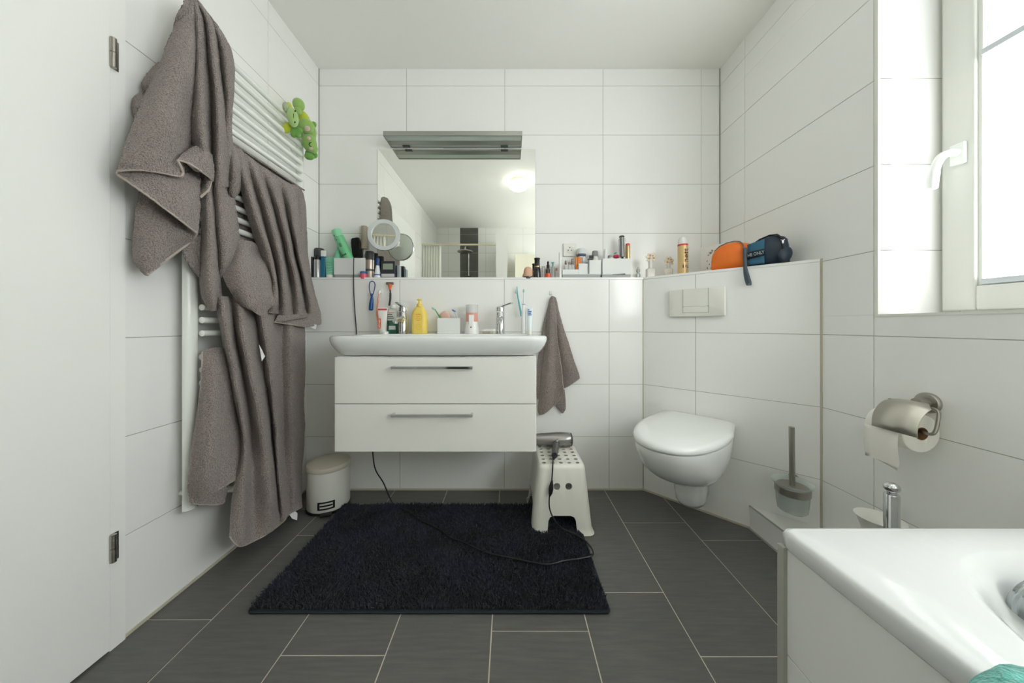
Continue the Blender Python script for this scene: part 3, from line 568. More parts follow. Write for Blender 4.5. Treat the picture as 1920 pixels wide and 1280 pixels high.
m = MB(); R = [dshape(.050,.13,.080), dshape(.058,.165,.084), dshape(.064,.185,.105), dshape(.068,.20,.15), dshape(.072,.215,.20), dshape(.082,.24,.232), dshape(.108,.30,.243), dshape(.132,.355,.262), dshape(.152,.41,.292), dshape(.166,.462,.330), dshape(.175,.50,.370), dshape(.180,.524,.410), dshape(.182,.534,.435), dshape(.182,.534,.446), dshape(.176,.528,.448)]
m.rings(R); m.xf(TM()); m.build('bowl', CER, th, ang=70)
m = MB(); R = [dshape(.176,.530,.4505, .16), dshape(.183,.538,.4515,.165), dshape(.186,.541,.456,.167), dshape(.185,.540,.466,.166), dshape(.180,.534,.475,.162), dshape(.165,.515,.481,.15), dshape(.10,.40,.485,.10), dshape(.03,.25,.486,.03)]
m.rings(R); m.xf(TM()); m.build('lid', CER, th, ang=70)
fc = Vector((.9565, 1.590, 1.060))
th = thing('flush_plate', 'white dual flush plate on the slanted wall above the toilet', 'flush plate', fc, radians(-45))
Mf = Matrix.Translation(fc) @ Matrix.Rotation(radians(-45), 4, 'Z') @ Matrix.Rotation(pi/2, 4, 'X') @ Matrix.Translation((0, 0, .002))
m = MB(); m.rings([rrect(-.128, .128, -.072, .072, .006, 0), rrect(-.128, .128, -.072, .072, .006, .007), rrect(-.124, .124, -.068, .068, .006, .011)]); m.xf(Mf); m.build('plate', WPLA, th)
m = MB(); m.box(-.0575, .0575, -.052, .0695, .0095, .0112); m.xf(Mf); m.build('button_gap', DGREY, th)
m = MB(); m.rings([rrect(-.056, .056, -.019, .0695, .003, .009), rrect(-.056, .056, -.019, .0695, .003, .013)]); m.xf(Mf); m.build('button', WPLA, th)
m = MB(); m.rings([rrect(-.056, .056, -.051, -.020, .003, .009), rrect(-.056, .056, -.051, -.020, .003, .013)]); m.xf(Mf); m.build('button', WPLA, th)
# toilet brush
tb = Vector((1.158, 1.270, .185))
th = thing('toilet_brush', 'steel-handled toilet brush in frosted glass cup on the slanted wall', 'toilet brush', tb)
FG = mat('frosted_green_glass', (206, 216, 210), .2, alpha=.5)
m = MB(); m.lathe(tb.x, tb.y, [(0, .185), (.040, .185), (.048, .192), (.052, .22), (.055, .285), (.070, .302), (.071, .304), (.066, .303), (.052, .287), (.049, .222), (.045, .194), (0, .189)], 40); m.build('cup', FG, th)
m = MB(); m.lathe(tb.x, tb.y, [(.0555, .258), (.0575, .260), (.0580, .286), (.0560, .288)], 40); m.tube([(tb.x+.035, tb.y+.036, .275), (tb.x+.062, tb.y+.066, .275)], .012, 12); m.lathe(0, 0, [(.025, -.004), (.025, .004)], 24)
a = len(m.v)-48; m.xf(Matrix.Translation((tb.x+.061, tb.y+.064, .28)) @ Matrix.Rotation(radians(-45), 4, 'Z') @ Matrix.Rotation(pi/2, 4, 'X'), a); m.build('ring_bracket', STEEL, th)
m = MB(); m.lathe(tb.x, tb.y, [(0, .195), (.036, .200), (.041, .22), (.041, .26), (.030, .272), (0, .274)], 28); m.build('brush_head', mat('dark_bristles', (34, 44, 48), .9, bump=(200, 1, .004)), th)
m = MB(); m.tube([(tb.x, tb.y, .27), (tb.x-.003, tb.y, .528)], .0098, 16); m.build('handle', STEEL, th)
# toilet paper holder
hp_ = Vector((XR-.002, .952, .706)); PAPER = mat('toilet_paper', (240, 238, 230), .9, bump=(160, .2, .001))
th = thing('paper_holder', 'brushed steel toilet paper holder with curved cover on the right wall', 'paper holder', hp_)
m = MB(); m.lathe(0, 0, [(.031, 0), (.031, .006), (.028, .010), (.016, .011), (.014, .04)], 32); m.xf(Matrix.Translation(hp_) @ Matrix.Rotation(-pi/2, 4, 'Y')); m.build('rosette', STEEL, th)
RXC, RZC = 1.222, .622
m = MB(); m.tube(cr([Vector(p) for p in ((1.25, .952, .700), (1.245, .925, .700), (1.240, .898, .694), (1.232, .893, .665), (1.226, .893, .640), (1.222, .900, .628), (1.222, .93, .627), (1.222, 1.02, .627))], 5), .0045, 10)
m.tube([(1.25, .952, .70), (1.248, 1.02, .70)], .0045, 10); m.build('bar', STEEL, th)
G = []
for k in range(13):
    t = radians(75+100*k/12); G.append([Vector((RXC+.072*cos(t), y, .642+.072*sin(t))) for y in (.875+.045*max(0, 1-k/5), .93, .985-.02*max(0, 1-k/5))])
G = [[Vector((1.25, y, .708)) for y in (.92, .95, .98)]]+G+[[Vector((RXC-.0725, y, .626)) for y in (.875, .93, .985)]]
m = MB(); m.grid(G); o = m.build('cover', mat('satin_steel_sheet', (206, 202, 192), .42, 1), th, ang=60); o.modifiers.new('s', 'SOLIDIFY').thickness = .0015
th = thing('toilet_roll', 'white toilet paper roll on the steel holder, sheet hanging down', 'toilet roll', (RXC, .975, RZC-.055))
m = MB(); r0, r1 = .019, .056; Rr = [[Vector((RXC+r*cos(2*pi*k/40), y, RZC+r*sin(2*pi*k/40))) for k in range(40)] for r, y in ((r0, .920), (r1-.002, .920), (r1, .922), (r1, 1.018), (r1-.002, 1.02), (r0, 1.02))]
m.rings(Rr+[Rr[0]], False, False); m.build('paper', PAPER, th)
m = MB(); Rr = [[Vector((RXC+r*cos(2*pi*k/32), y, RZC+r*sin(2*pi*k/32))) for k in range(32)] for r, y in ((r0, .919), (r0, 1.021), (r0-.0015, 1.021), (r0-.0015, .919))]; m.rings(Rr+[Rr[0]], False, False); m.build('core', mat('brown_cardboard', (150, 116, 82), .9), th)
m = MB(); G = []
for k in range(10):
    z = RZC-.0-.013*k; G.append([Vector((RXC-.0575-.004*sin(k*.5), y+ (.0 if k < 7 else (k-7)*.004*(1 if y < .95 else 0)), z+(-.0+(.022*((y-.928)/.09) if k == 9 else 0)))) for y in (.928, .95, .975, 1.0, 1.018)])
m.grid(G); o = m.build('loose_sheet', PAPER, th); o.modifiers.new('s', 'SOLIDIFY').thickness = .0006
# ------------------------------------------------------------------ behind the bath: pole and dish
m = MB(); x, y = 1.109, .90
m.lathe(x, y, [(.028, .1095), (.028, .113), (.0165, .118), (.0165, .452), (.015, .455), (.010, .457), (.010, .463), (0, .464)], 32); m.ell((x, y, .474), (.0175, .0175, .015), None, 24, 14)
o = m.build('toilet_roll_stand', CHROME); o['label'] = 'chrome pole with ball top standing behind the bathtub rim'; o['category'] = 'stand'
m = MB(); m.lathe(1.160, .972, [(.0, .110), (.03, .1095), (.035, .20), (.040, .30), (.052, .336), (.056, .341), (.050, .341), (.03, .33), (0, .325)], 36)
o = m.build('tall_cup', WPLA); o['label'] = 'white round rim just visible behind the bathtub, left of the chrome pole'; o['category'] = 'container'
# ------------------------------------------------------------------ bathtub
bz, X0, X1, Y0, Y1 = .547, .531, XR-.002, -1.1, .6146
pc = Vector((.915, -.24))
def ang_rect(t, i, r, z):
    d = Vector((cos(t), sin(t))); best = 9
    x0, x1, y0, y1 = X0+i, X1-i*.0, Y0+i, Y1-i
    for lim, cpt, dd in ((x0, pc.x, d.x), (x1, pc.x, d.x)):
        if abs(dd) > 1e-6 and (lim-cpt)/dd > 0: best = min(best, (lim-cpt)/dd)
    for lim, cpt, dd in ((y0, pc.y, d.y), (y1, pc.y, d.y)):
        if abs(dd) > 1e-6 and (lim-cpt)/dd > 0: best = min(best, (lim-cpt)/dd)
    q = pc+d*best
    cxx = min(max(q.x, x0+r), x1-r); cyy = min(max(q.y, y0+r), y1-r); v = Vector((q.x-cxx, q.y-cyy))
    if v.x and v.y: v = v.normalized()*r; q = Vector((cxx, cyy))+v
    return Vector((q.x, q.y, z))
angs = sorted([2*pi*k/160 for k in range(160)]+[math.atan2(sy*(yy-pc.y)*1.0 if 0 else (yy-pc.y), xx-pc.x) % (2*pi)+e for xx in (X0, X1) for yy in (Y0, Y1) for sy in (1,) for e in (-.02,-.01,0,.01,.02)])
def outer(i, z, r=.018): return [ang_rect(t, i, r, z) for t in angs]
def inner(a, b, z, e=3.0, dy=0):
    out = []
    for t in angs:
        c_, s_ = cos(t), sin(t); k = (abs(c_/a)**e+abs(s_/b)**e)**(-1/e); out.append(Vector((pc.x+c_*k, pc.y+dy+s_*k, z)))
    return out
m = MB()
m.rings([outer(.012, bz-.036), outer(.002, bz-.034), outer(0, bz-.028), outer(0, bz-.010), outer(.003, bz-.003), outer(.010, bz), inner(.345, .790, bz), inner(.340, .785, bz-.002), inner(.330, .775, bz-.010), inner(.322, .762, bz-.030), inner(.312, .742, bz-.070), inner(.302, .715, bz-.14), inner(.292, .680, bz-.22), inner(.278, .645, bz-.29), inner(.255, .605, bz-.345), inner(.21, .55, bz-.375), inner(.1, .35, bz-.385)], False, True)
th = thing('bathtub', 'white bathtub with broad flat rim in the right foreground', 'bathtub', (.91, -.24, 0)); m.build('tub', mat('white_acrylic', (220, 223, 222), .1, coat=.2), th, ang=55)
m = MB(); kc = Vector((.838, .500, bz-.044)); m.lathe(0, 0, [(.040, 0), (.040, .006), (.034, .010), (.034, .020), (.031, .026), (.014, .029), (0, .029)], 40)
for k in range(3): m.box(-.034+.0, .034, -.006, .006, .028, .036) if k == 0 else None
m.xf(Matrix.Translation(kc) @ Matrix.Rotation(pi/2+.15, 4, 'X')); m.build('overflow_knob', mat('worn_chrome', (168, 172, 174), .16, 1), th, bevel=.002)
m = MB(); tiles(m, (.539, 0, 0), (0,1,0), (0,0,1), (-1,0,0), -1.1, .606, 0, .509, [.006], HC_, back=.02)
tiles(m, (0, .606, 0), (1,0,0), (0,0,1), (0,1,0), .539, XR-.003, 0, .509, [], HC_, back=.02)
m.cur = 0; m.box(.530, .538, .600, .614, 0, .513); struct(m, 'wall_bath', TG, smooth=False)
# turquoise cloth on the rim
TEAL = mat('turquoise_terry', (110, 196, 184), 1, sheen=.3, bump=(180, 1, .005), vary=(120, (70, 160, 150), .35, .65))
m = MB(); m.ell((.525, .25, .568), (.092, .085, .042), None, 60, 36)
for k, p in enumerate(m.v):
    n_ = noise.noise(p*38); p.z += .006*n_; p.x += .004*noise.noise(p*30+Vector((4, 4, 4)))
    if p.x > .525: p.z = max(p.z, bz+.001)
o = m.build('wash_cloth', TEAL, None, ang=180); o['label'] = 'turquoise fuzzy cloth bunched on the bathtub rim at the frame edge'; o['category'] = 'cloth'
# ------------------------------------------------------------------ objects on the ledge
def px2(w, y): return w*y/F
def rim_z(y): return SH
def lath(name, label, cat, px, y, parts, group=None, bz_=SH, tilt=None, sx=1, sy=1, n=28):
    """parts: (part name, material, [(radius_px, py)]) measured on the thing; first py is its base"""
    x = (px-CX)*y/F
    single = len(parts) == 1
    th = None if single else thing(name, label, cat, (x, y, bz_), 0, group)
    base_py = CY+(EYE-bz_)*F/y
    T = Matrix.Translation((x, y, bz_)) @ tilt @ Matrix.Translation((-x, -y, -bz_)) if tilt is not None else None
    for pn, mt, pr in parts:
        m = MB(); m.lathe(x, y, [(px2(r, y), bz_+px2(base_py-py, y)) for r, py in pr], n, sx, sy)
        if T is not None: m.xf(T)
        o = m.build(pn if not single else name, mt, th)
        if single:
            o['label'] = label; o['category'] = cat
            if group: o['group'] = group
    return th if th else o
def plast(n, c, r=.3, **k): return mat(n, c, r, **k)
B = 522.4
GLC = mat('clear_glass', (240, 242, 240), .03, trans=.95, ior=1.3)
lath('mascara_tube', 'slim black tube, leftmost thing on the ledge', 'tube', 585.5, 1.83, [('tube', BLACK, [(2.6, B), (2.6, 497), (2.2, 496)]), ('cap', mat('soft_black', (40, 44, 42), .5), [(2.9, 496), (2.9, 482), (2.4, 481.5)])])
lath('lotion_bottle', 'blue bottle with dark wide cap at the back left of the ledge', 'bottle', 599, 1.868, [('bottle', plast('deep_blue_plastic', (26, 62, 92), .2), [(8.5, 521.5), (9, 520), (9, 480)]), ('cap', mat('charcoal_plastic', (66, 66, 68), .35), [(9, 480), (9, 469), (7, 466), (0, 465.5)])])
lath('hair_foam_can', 'silver-grey can with black collar, in front of the dark-capped bottle', 'can', 595, 1.822, [('can', mat('silver_can', (168, 168, 166), .3, .6), [(5.6, B), (5.8, 521), (5.8, 489), (5, 487)]), ('cap', BLACK, [(5, 487), (5, 482), (4, 480), (0, 479.5)])])
lath('shampoo_bottle', 'translucent blue bottle with white cap between silver can and green tube', 'bottle', 606.5, 1.835, [('bottle', mat('blue_translucent', (36, 112, 146), .12, coat=.4), [(6.5, B), (7.6, 520), (7.6, 505), (6, 490), (5, 481)]), ('cap', WPLA, [(5, 481), (5, 471), (4.6, 470)])], sy=.7)
# green tube standing on its cap
def tubething(name, label, cat, px, y, wtop, wbot, py_top, py_cap, base_py, bz_, mt, capm, capw, group=None, lean=0, extra=None):
    x = (px-CX)*y/F; th = thing(name, label, cat, (x, y, bz_), 0, group); Z = lambda p: bz_+px2(base_py-p, y)
    m = MB(); R = []
    for k in range(9):
        t = k/8; w = px2(wbot+(wtop-wbot)*t, y)/2; dth = px2(wbot, y)/2*.85*(1-t)+.0012; z = Z(py_cap)+(Z(py_top)-Z(py_cap))*t
        R.append([Vector((x+w*cos(2*pi*q/28), y+dth*sin(2*pi*q/28), z)) for q in range(28)])
    m.rings(R)
    T = Matrix.Translation((x, y, bz_)) @ Matrix.Rotation(lean, 4, 'Y') @ Matrix.Translation((-x, -y, -bz_)); m.xf(T); m.build('tube', mt, th)
    m = MB(); c_ = px2(capw, y)/2; m.lathe(x, y, [(c_*.95, bz_), (c_, bz_+.002), (c_, Z(py_cap)), (c_*.9, Z(py_cap)+.001)], 24); m.xf(T); m.build('cap', capm, th)
    if extra: extra(th, x, y, Z, T)
    return th
def waves(th, x, y, Z, T):
    m = MB()
    for k in range(5):
        z = Z(493+5*k); m.tube([Vector((x-.016+.008*j+.002*k, y-.010-.004*(k/5)-.003*(1-abs(j-2)/2), z+.003*sin(j*1.3+k))) for j in range(5)], .0007, 5)
    m.xf(T); m.build('print', DGREY, th)
tubething('shower_gel_tube', 'mint green tube with dark wavy lines standing on its cap', 'tube', 618.5, 1.822, 19, 13, 483, 516, B, SH, plast('mint_tube', (130, 200, 172)), WPLA, 12, extra=waves)
def tray_box(name, label, cat, x0, x1, y0, y1, z0, z1, steps, mt, basem, base=True, tw=.0025):
    th = thing(name, label, cat, ((x0+x1)/2, (y0+y1)/2, z0))
    m = MB()
    zb = z0+(.020 if base else 0)
    for (a, b, zt) in steps:
        m.box(a, b, y0, y0+tw, zb, zt); m.box(a, b, y1-tw, y1, zb, zt); m.box(a, a+tw, y0+tw, y1-tw, zb, zt); m.box(b-tw, b, y0+tw, y1-tw, zb, zt); m.box(a+tw, b-tw, y0+tw, y1-tw, zb, zb+.003)
    m.build('box', mt, th, bevel=.0008)
    if base: m = MB(); m.box(x0+.003, x1-.003, y0+.003, y1-.003, z0, z0+.0205); m.build('base', basem, th, bevel=.001)
    return th
BOXW = plast('matte_white_plastic', (226, 228, 226), .4); BASG = plast('grey_base_plastic', (158, 165, 162), .4)
X = lambda px, y: (px-CX)*y/F
Zp = lambda py, y: EYE-(py-CY)*y/F
tray_box('storage_box', 'white storage box on grey base left of the mirror, holding brushes', 'box', X(626,1.80), X(685,1.80), 1.80, 1.878, SH, Zp(483.5,1.80), [(X(626,1.80), X(685,1.80), Zp(483.5,1.80))], BOXW, BASG)
zb = SH+.017
MINT = plast('mint_spray_can', (122, 205, 150), .3)
m = MB(); th = thing('hairspray_can', 'tall mint green spray can leaning left in the white storage box', 'can', P(658, 512, 1.835))
T = Matrix.Translation(P(663.5, 506, 1.831)) @ Matrix.Rotation(radians(-24.5), 4, 'Y')
def lz(name, mt, prof, th, T, n=28):
    m = MB(); m.lathe(0, 0, prof, n); m.xf(T); return m.build(name, mt, th)
lz('can', MINT, [(.026, 0), (.0275, .003), (.0275, .205), (.026, .209)], th, T); lz('cap', plast('pale_mint_cap', (150, 222, 176), .35), [(.0272, .2095), (.0272, .250), (.025, .256), (0, .257)], th, T)
m = MB()
for t_, sz, zz, dx in (('OK', .02, .165, 0), ('SEA', .011, .095, 0)): pass
for zz, w in ((.215, .004), (.188, .005)): m.box(-.012, -.012+w, -.0283, -.0272, zz, zz+.006)
for k in range(4): m.box(-.008, .006-(k % 2)*.004, -.0283, -.0272, .145+k*.006, .1475+k*.006)
for k in range(3): m.box(-.014+k*.009, -.008+k*.009, -.0283, -.0272, .09, .098)
m.xf(T); m.build('print', DGREY, th)
lath('cone_bottle', 'mint green cone-topped bottle standing in the storage box by the spray can', 'bottle', 634.5, 1.850, [('bottle', plast('mint_bottle', (128, 208, 170), .3), [(7, 514), (7.5, 512), (7.5, 486), (7, 479), (5.5, 474)]), ('nozzle', plast('mint_nozzle', (150, 222, 190), .35), [(5.3, 474), (4.2, 468), (2, 459), (0, 458)])], bz_=SH+.0235)
# vent brush
T = Matrix.Translation(P(675, 508, 1.866)) @ Matrix.Rotation(radians(-8), 4, 'Y'); th = thing('hair_brush', 'black paddle hair brush standing in the storage box, head up', 'hair brush', P(674.5, 512, 1.84))
m = MB(); m.rings([rrect(-w, w, -.008, .008, .0075, z) for w, z in ((.012, .055), (.022, .066), (.029, .085), (.031, .12), (.030, .17), (.027, .192), (.020, .2))]); [m.tube([(q, -.0095, .08), (q, -.0095, .185)], .0022, 6) for q in (-.018, -.009, 0, .009, .018)]; m.xf(T); m.build('head', BLACK, th)
m = MB(); m.tube([(0, 0, 0), (0, 0, .04), (0, 0, .08)], [.008, .009, .008], 12); m.xf(T); m.build('handle', BLACK, th)
m = MB()
for i in range(-2, 3):
    for j in range(12):
        m.tube([(i*.009, -.006, .085+j*.009), (i*.010, -.021, .085+j*.0092)], .0007, 4)
for j in range(10): m.tube([(-.02, 0, .095+j*.009), (-.034, -.004, .097+j*.009)], .0006, 4)
m.xf(T); m.build('bristles', mat('dark_bristle', (50, 50, 52), .6), th)
def round_brush(name, label, base, H0, H1, r, hr, mt_b, mt_core, mt_h, lean=0, capm=None):
    T = Matrix.Translation(base) @ Matrix.Rotation(lean, 4, 'Y'); th = thing(name, label, 'hair brush', base)
    lz('handle', mt_h, [(.007, 0), (.008, H0*.5), (.006, H0)], th, T, 16); lz('core', mt_core, [(.3*r, H0), (.55*r, H0+.003), (.55*r, H1), (.3*r, H1+.002)], th, T, 20)
    m = MB()
    for j in range(int((H1-H0)/.0075)):
        for k in range(12):
            t = 2*pi*(k+.5*(j % 2))/12; z = H0+.004+j*.0075; m.tube([(.5*r*cos(t), .5*r*sin(t), z), (r*cos(t), r*sin(t), z+.001)], .0006, 3)
    m.xf(T); m.build('bristles', mt_b, th)
    if capm: lz('tip', capm, [(.6*r, H1), (.8*r, H1+.003), (.6*r, H1+.009), (0, H1+.010)], th, T, 20)
round_brush('round_brush', 'round brush with long brown bristles standing in the storage box', P(683, 510, 1.858), .135, .275, .029, .01, mat('brown_bristle', (120, 104, 88), .6), mat('wire_core', (190, 180, 165), .5), mat('grey_white_handle', (200, 200, 200), .4))
lath('cream_pot', 'tiny pot with blue lid and pink label at the storage box foot', 'pot', 682, 1.792, [('pot', plast('pink_label', (224, 92, 116), .4), [(5.6, 523.3), (6, 522), (6, 513.5)]), ('lid', plast('blue_lid', (66, 106, 150), .4), [(6.2, 513.5), (6.2, 510), (5.5, 509)])])
lath('deodorant_can', 'champagne-coloured spray can with black cap left of the wall mirror edge', 'can', 693.5, 1.822, [('can', mat('champagne_metal', (176, 164, 150), .3, .5), [(7.6, B), (8, 521), (8, 488)]), ('band', DGREY, [(8.15, 509), (8.15, 505)]), ('cap', mat('cap_charcoal', (58, 58, 60), .3), [(8.1, 488), (8.1, 474), (7, 471.5), (0, 471)])])
lath('perfume_flask', 'dark slim bottle behind the champagne-coloured spray can', 'bottle', 705, 1.85, [('bottle', plast('dark_teal', (48, 60, 64), .2), [(5, 521.8), (5, 492)]), ('cap', BLACK, [(4, 492), (4, 476), (3.4, 475)])])
th = lath('electric_toothbrush', 'small white and blue electric toothbrush beside the black clock', 'toothbrush', 708, 1.81, [('body', plast('white_gloss', (232, 234, 238), .2), [(6, 523), (6.4, 520), (5.6, 512), (3.4, 500), (3.2, 492)]), ('grip', plast('royal_blue', (42, 74, 140), .3), [(3.5, 498), (3.4, 491), (3.9, 488), (3, 484), (0, 483)]), ('foot_band', plast('blue_band', (60, 90, 150), .3), [(6.45, 516.5), (6.3, 514.5)])])
y = 1.80; th = thing('digital_clock', 'small black digital clock with grey-green display on the ledge', 'clock', (X(727, y), y+.012, SH))
m = MB(); m.box(X(713.5,y), X(740.5,y), y, y+.03, SH, Zp(489,y)); m.build('case', mat('clock_black', (48, 50, 54), .3), th, bevel=.003)
m = MB(); m.box(X(718,y), X(736.5,y), y-.0008, y+.002, Zp(505,y), Zp(494,y)); m.build('display', mat('lcd_green', (150, 160, 142), .3), th)
m = MB(); m.box(X(715,y), X(739.5,y), y-.0012, y+.002, Zp(519,y), Zp(513,y)); m.build('front_panel', mat('pale_panel', (200, 204, 204), .3), th, bevel=.0005)
y = 1.815
for (a, b, c_, nm, lab) in ((740.8, 744.2, (30, 42, 66), 'slim_box', 'narrow navy box standing right beside the black clock'), (744.6, 748.5, (150, 158, 162), 'slim_box', 'narrow grey box standing right of the navy box')):
    m = MB(); m.box(X(a,y), X(b,y), y, y+.035, SH, Zp(497.5,y)); o = m.build(nm, plast('box_%s' % ('navy' if a < 742 else 'grey'), c_, .4), None, bevel=.001); o['label'] = lab; o['category'] = 'box'
# right group
th = lath('makeup_sponge', 'peach makeup sponge on a dark compact right of the mirror foot', 'sponge', 990, 1.80, [('sponge', plast('peach_foam', (214, 172, 146), .9), [(8, 518.5), (8.6, 514), (8.4, 508), (6.5, 503), (3.5, 500.3), (0, 499.5)]), ('dish', plast('smoky_glass', (76, 80, 88), .15), [(8, B+.8), (9, 521), (8.8, 518.6)])])
lath('perfume_bottle', 'black glass bottle with gold ring and black cap right of the mirror', 'perfume bottle', 1007, 1.81, [('bottle', mat('black_glass', (20, 22, 24), .08, coat=.5), [(6.6, B+.7), (7.2, 521), (6.6, 504), (5.4, 501)]), ('ring', mat('gold', (206, 160, 96), .2, 1), [(5.2, 501), (5.2, 499)]), ('cap', BLACK, [(4.8, 499), (4.8, 487), (5.5, 486), (5.5, 484)])])
lath('cream_bottle', 'small white bottle between black bottle and dropper bottle', 'bottle', 1019.5, 1.84, [('bottle', plast('white_satin', (226, 228, 226), .3), [(4, 522), (4.3, 521), (4.3, 502)]), ('cap', plast('white_cap_b', (214, 218, 216), .3), [(3.6, 502), (3.6, 499.5)])])
lath('dropper_bottle', 'small dark dropper bottle with orange-red base band on the ledge', 'bottle', 1027.5, 1.81, [('band', plast('orange_red', (222, 88, 62), .3), [(5, B+.7), (5.5, 521.5), (5.3, 513)]), ('glass', mat('brown_glass', (78, 70, 68), .1, coat=.4), [(4, 513), (4, 505), (2.6, 503)]), ('dropper', BLACK, [(3, 503.5), (3, 497), (1.9, 496), (1.9, 491), (0, 489)])])
lath('glass_jar', 'clear glass jar holding a teal stick, left of the white toothbrush', 'jar', 1036.5, 1.85, [('jar', mat('pale_jar', (214, 222, 220), .1, alpha=.75), [(4.4, 521.6), (4.7, 520), (4.7, 500)]), ('stick', plast('teal_stick', (120, 176, 170), .4), [(1.6, 510), (1.6, 494), (2.6, 493.5), (2.6, 491.5), (0, 491)])])
lath('lip_balm', 'small stick with pale copper top in front of the glass jar', 'lipstick', 1043.5, 1.83, [('stick', plast('pale_stick', (214, 206, 200), .3), [(2.4, B), (2.4, 508)]), ('top', plast('copper', (196, 128, 104), .3), [(2, 508), (2, 503), (0, 501.5)])])
lath('white_tube', 'tall slim white tube standing left of the clear organiser', 'tube', 1050.3, 1.80, [('body', plast('tube_white', (232, 234, 232), .25), [(2.4, B+.9), (2.6, 521), (2.6, 475), (2, 473)])])
y = 1.80
tray_box('storage_box', 'stepped white organiser on grey base below the wall socket', 'box', X(1054,y), X(1127,y), y, 1.872, SH, Zp(487,y), [(X(1055,y), X(1085,y), Zp(505,y)), (X(1085.2,y), X(1104,y), Zp(494,y)), (X(1104.2,y), X(1127,y), Zp(487,y))], BOXW, BASG)
tray_box('storage_box', 'tall white storage box right of the stepped organiser, holding the round brush', 'box', X(1128.5,y), X(1184,y), y, 1.875, SH, Zp(484.5,y), [(X(1130,y), X(1183,y), Zp(484.5,y))], BOXW, BASG)
# contents
ob = SH+.0235
y = 1.83
for px, lab, h in ((1061, 'clear perfume flacon in the left step of the organiser', 488), (1068, 'small clear flacon with curved silver top in the organiser', 490), (1073.5, 'slim pale bottle in the middle of the organiser', 484)):
    lath('flacon', lab, 'perfume bottle', px, y, [('bottle', mat('pale_flacon', (214, 216, 214), .1, alpha=.85), [(3.6, 517), (3.8, 515), (3.8, 500), (2, 496)]), ('cap', mat('brown_silver', (140, 130, 126), .25, .8), [(1.8, 496), (2.2, 495), (2.2, h+1), (0, h)])], bz_=ob)
m = MB(); m.box(X(1079.5,y), X(1088.5,y), y, y+.018, ob, Zp(481.5,y)); o = m.build('small_carton', plast('orange_carton', (236, 140, 58), .5), None, bevel=.001); o['label'] = 'small orange carton standing in the organiser'; o['category'] = 'box'
m = MB(); m.box(X(1089,y), X(1092.2,y), y, y+.018, ob, Zp(482,y)); o = m.build('small_carton', plast('pink_carton', (208, 172, 164), .5), None, bevel=.001); o['label'] = 'narrow pale pink carton right of the orange carton'; o['category'] = 'box'
lath('cream_jar', 'round white jar with blue lettering at the back of the organiser', 'jar', 1090, 1.86, [('jar', plast('white_jar', (226, 230, 230), .3), [(8, 518), (8.5, 516), (8.5, 482)]), ('band', plast('blue_print', (84, 104, 146), .4), [(8.6, 480), (8.6, 478.3)]), ('lid', plast('jar_lid', (214, 220, 220), .3), [(8.5, 477), (8.5, 468), (7.4, 466.5), (0, 466)])], bz_=ob)
m = MB(); m.tube([P(1092, 500, 1.825), P(1093, 482, 1.825), P(1097.5, 477.5, 1.825)], .0011, 6); m.tube([P(1083, 500, 1.825), P(1084.5, 474, 1.825)], .0011, 6); o = m.build('tweezers', DGREY); o['label'] = 'thin dark tweezers sticking up from the organiser'; o['category'] = 'tweezers'
m = MB(); th = thing('hair_clip', 'long grey metal hair clip hooked over the organiser front', 'hair clip', P(1104, 510, 1.796)); m.box(X(1102.6,1.796), X(1105.2,1.796), 1.7955, 1.7985, Zp(513,1.796), Zp(486,1.796)); m.build('prong', mat('grey_metal', (110, 112, 112), .3, .6), th, bevel=.0006)
m = MB(); m.box(X(1102.6,1.796), X(1112,1.796), 1.7955, 1.812, Zp(487,1.796), Zp(484.5,1.796)); m.box(X(1105,1.81), X(1113,1.81), 1.81, 1.815, Zp(484,1.81), Zp(478.5,1.81)); m.build('spring', BLACK, th, bevel=.0008)
lath('roll_on_bottle', 'white roll-on deodorant with grey cap in the organiser', 'deodorant', 1115.5, 1.845, [('bottle', WPLA, [(6.5, 518), (7, 516), (7, 492), (5, 487), (4.6, 481)]), ('cap', plast('grey_cap', (132, 138, 136), .35), [(5.6, 481), (5.8, 479), (5.4, 472), (4.6, 470.6), (0, 470)])], bz_=ob)
lath('lotion_bottle', 'slim white bottle at the left of the tall storage box', 'bottle', 1135, 1.85, [('bottle', plast('lotion_white', (232, 234, 232), .25), [(3, 518), (3.2, 516), (3.2, 471), (2.8, 467), (0, 466.3)])], bz_=ob)
lath('powder_pot', 'flat grey-lidded pot in the tall storage box', 'pot', 1145.5, 1.85, [('pot', WPLA, [(5, 518), (5, 483)]), ('lid', plast('grey_lid', (158, 156, 156), .3), [(5.6, 483), (5.6, 479.5), (4.8, 478.5)])], bz_=ob)
th = thing('hair_tie', 'pink and green scrunched hair tie on top of the tall storage box contents', 'hair tie', P(1156, 486, 1.835))
m = MB(); c_ = P(1156, 481, 1.835)
for k in range(9): t = 2*pi*k/9; m.ell(c_+Vector((.010*cos(t), .008*sin(t), .003*sin(3*t))), (.0075, .0075, .0085), None, 10, 6)
m.build('band', plast('raspberry_cloth', (196, 62, 96), .8), th)
m = MB(); m.ell(P(1154, 474.5, 1.835), (.010, .005, .004), Matrix.Rotation(-.5, 3, 'Y'), 10, 6); m.build('leaf', plast('leaf_green', (80, 160, 124), .7), th)
round_brush('round_brush', 'grey metal round brush standing in the tall storage box', P(1168, 514, 1.838), .10, .218, .021, .01, mat('black_bristle', (38, 38, 40), .6), mat('vented_metal_core', (150, 152, 150), .3, .7), BLACK, radians(-2), DGREY)
lath('hairspray_can', 'slim gold can with red top right of the round brush in the box', 'can', 1177, 1.85, [('can', mat('pale_gold', (206, 178, 128), .25, .5), [(4, 516), (4.2, 514), (4.2, 461)]), ('cap', plast('coral_red', (214, 84, 76), .4), [(4, 461), (4, 457.5), (3, 456.5)])], bz_=ob)
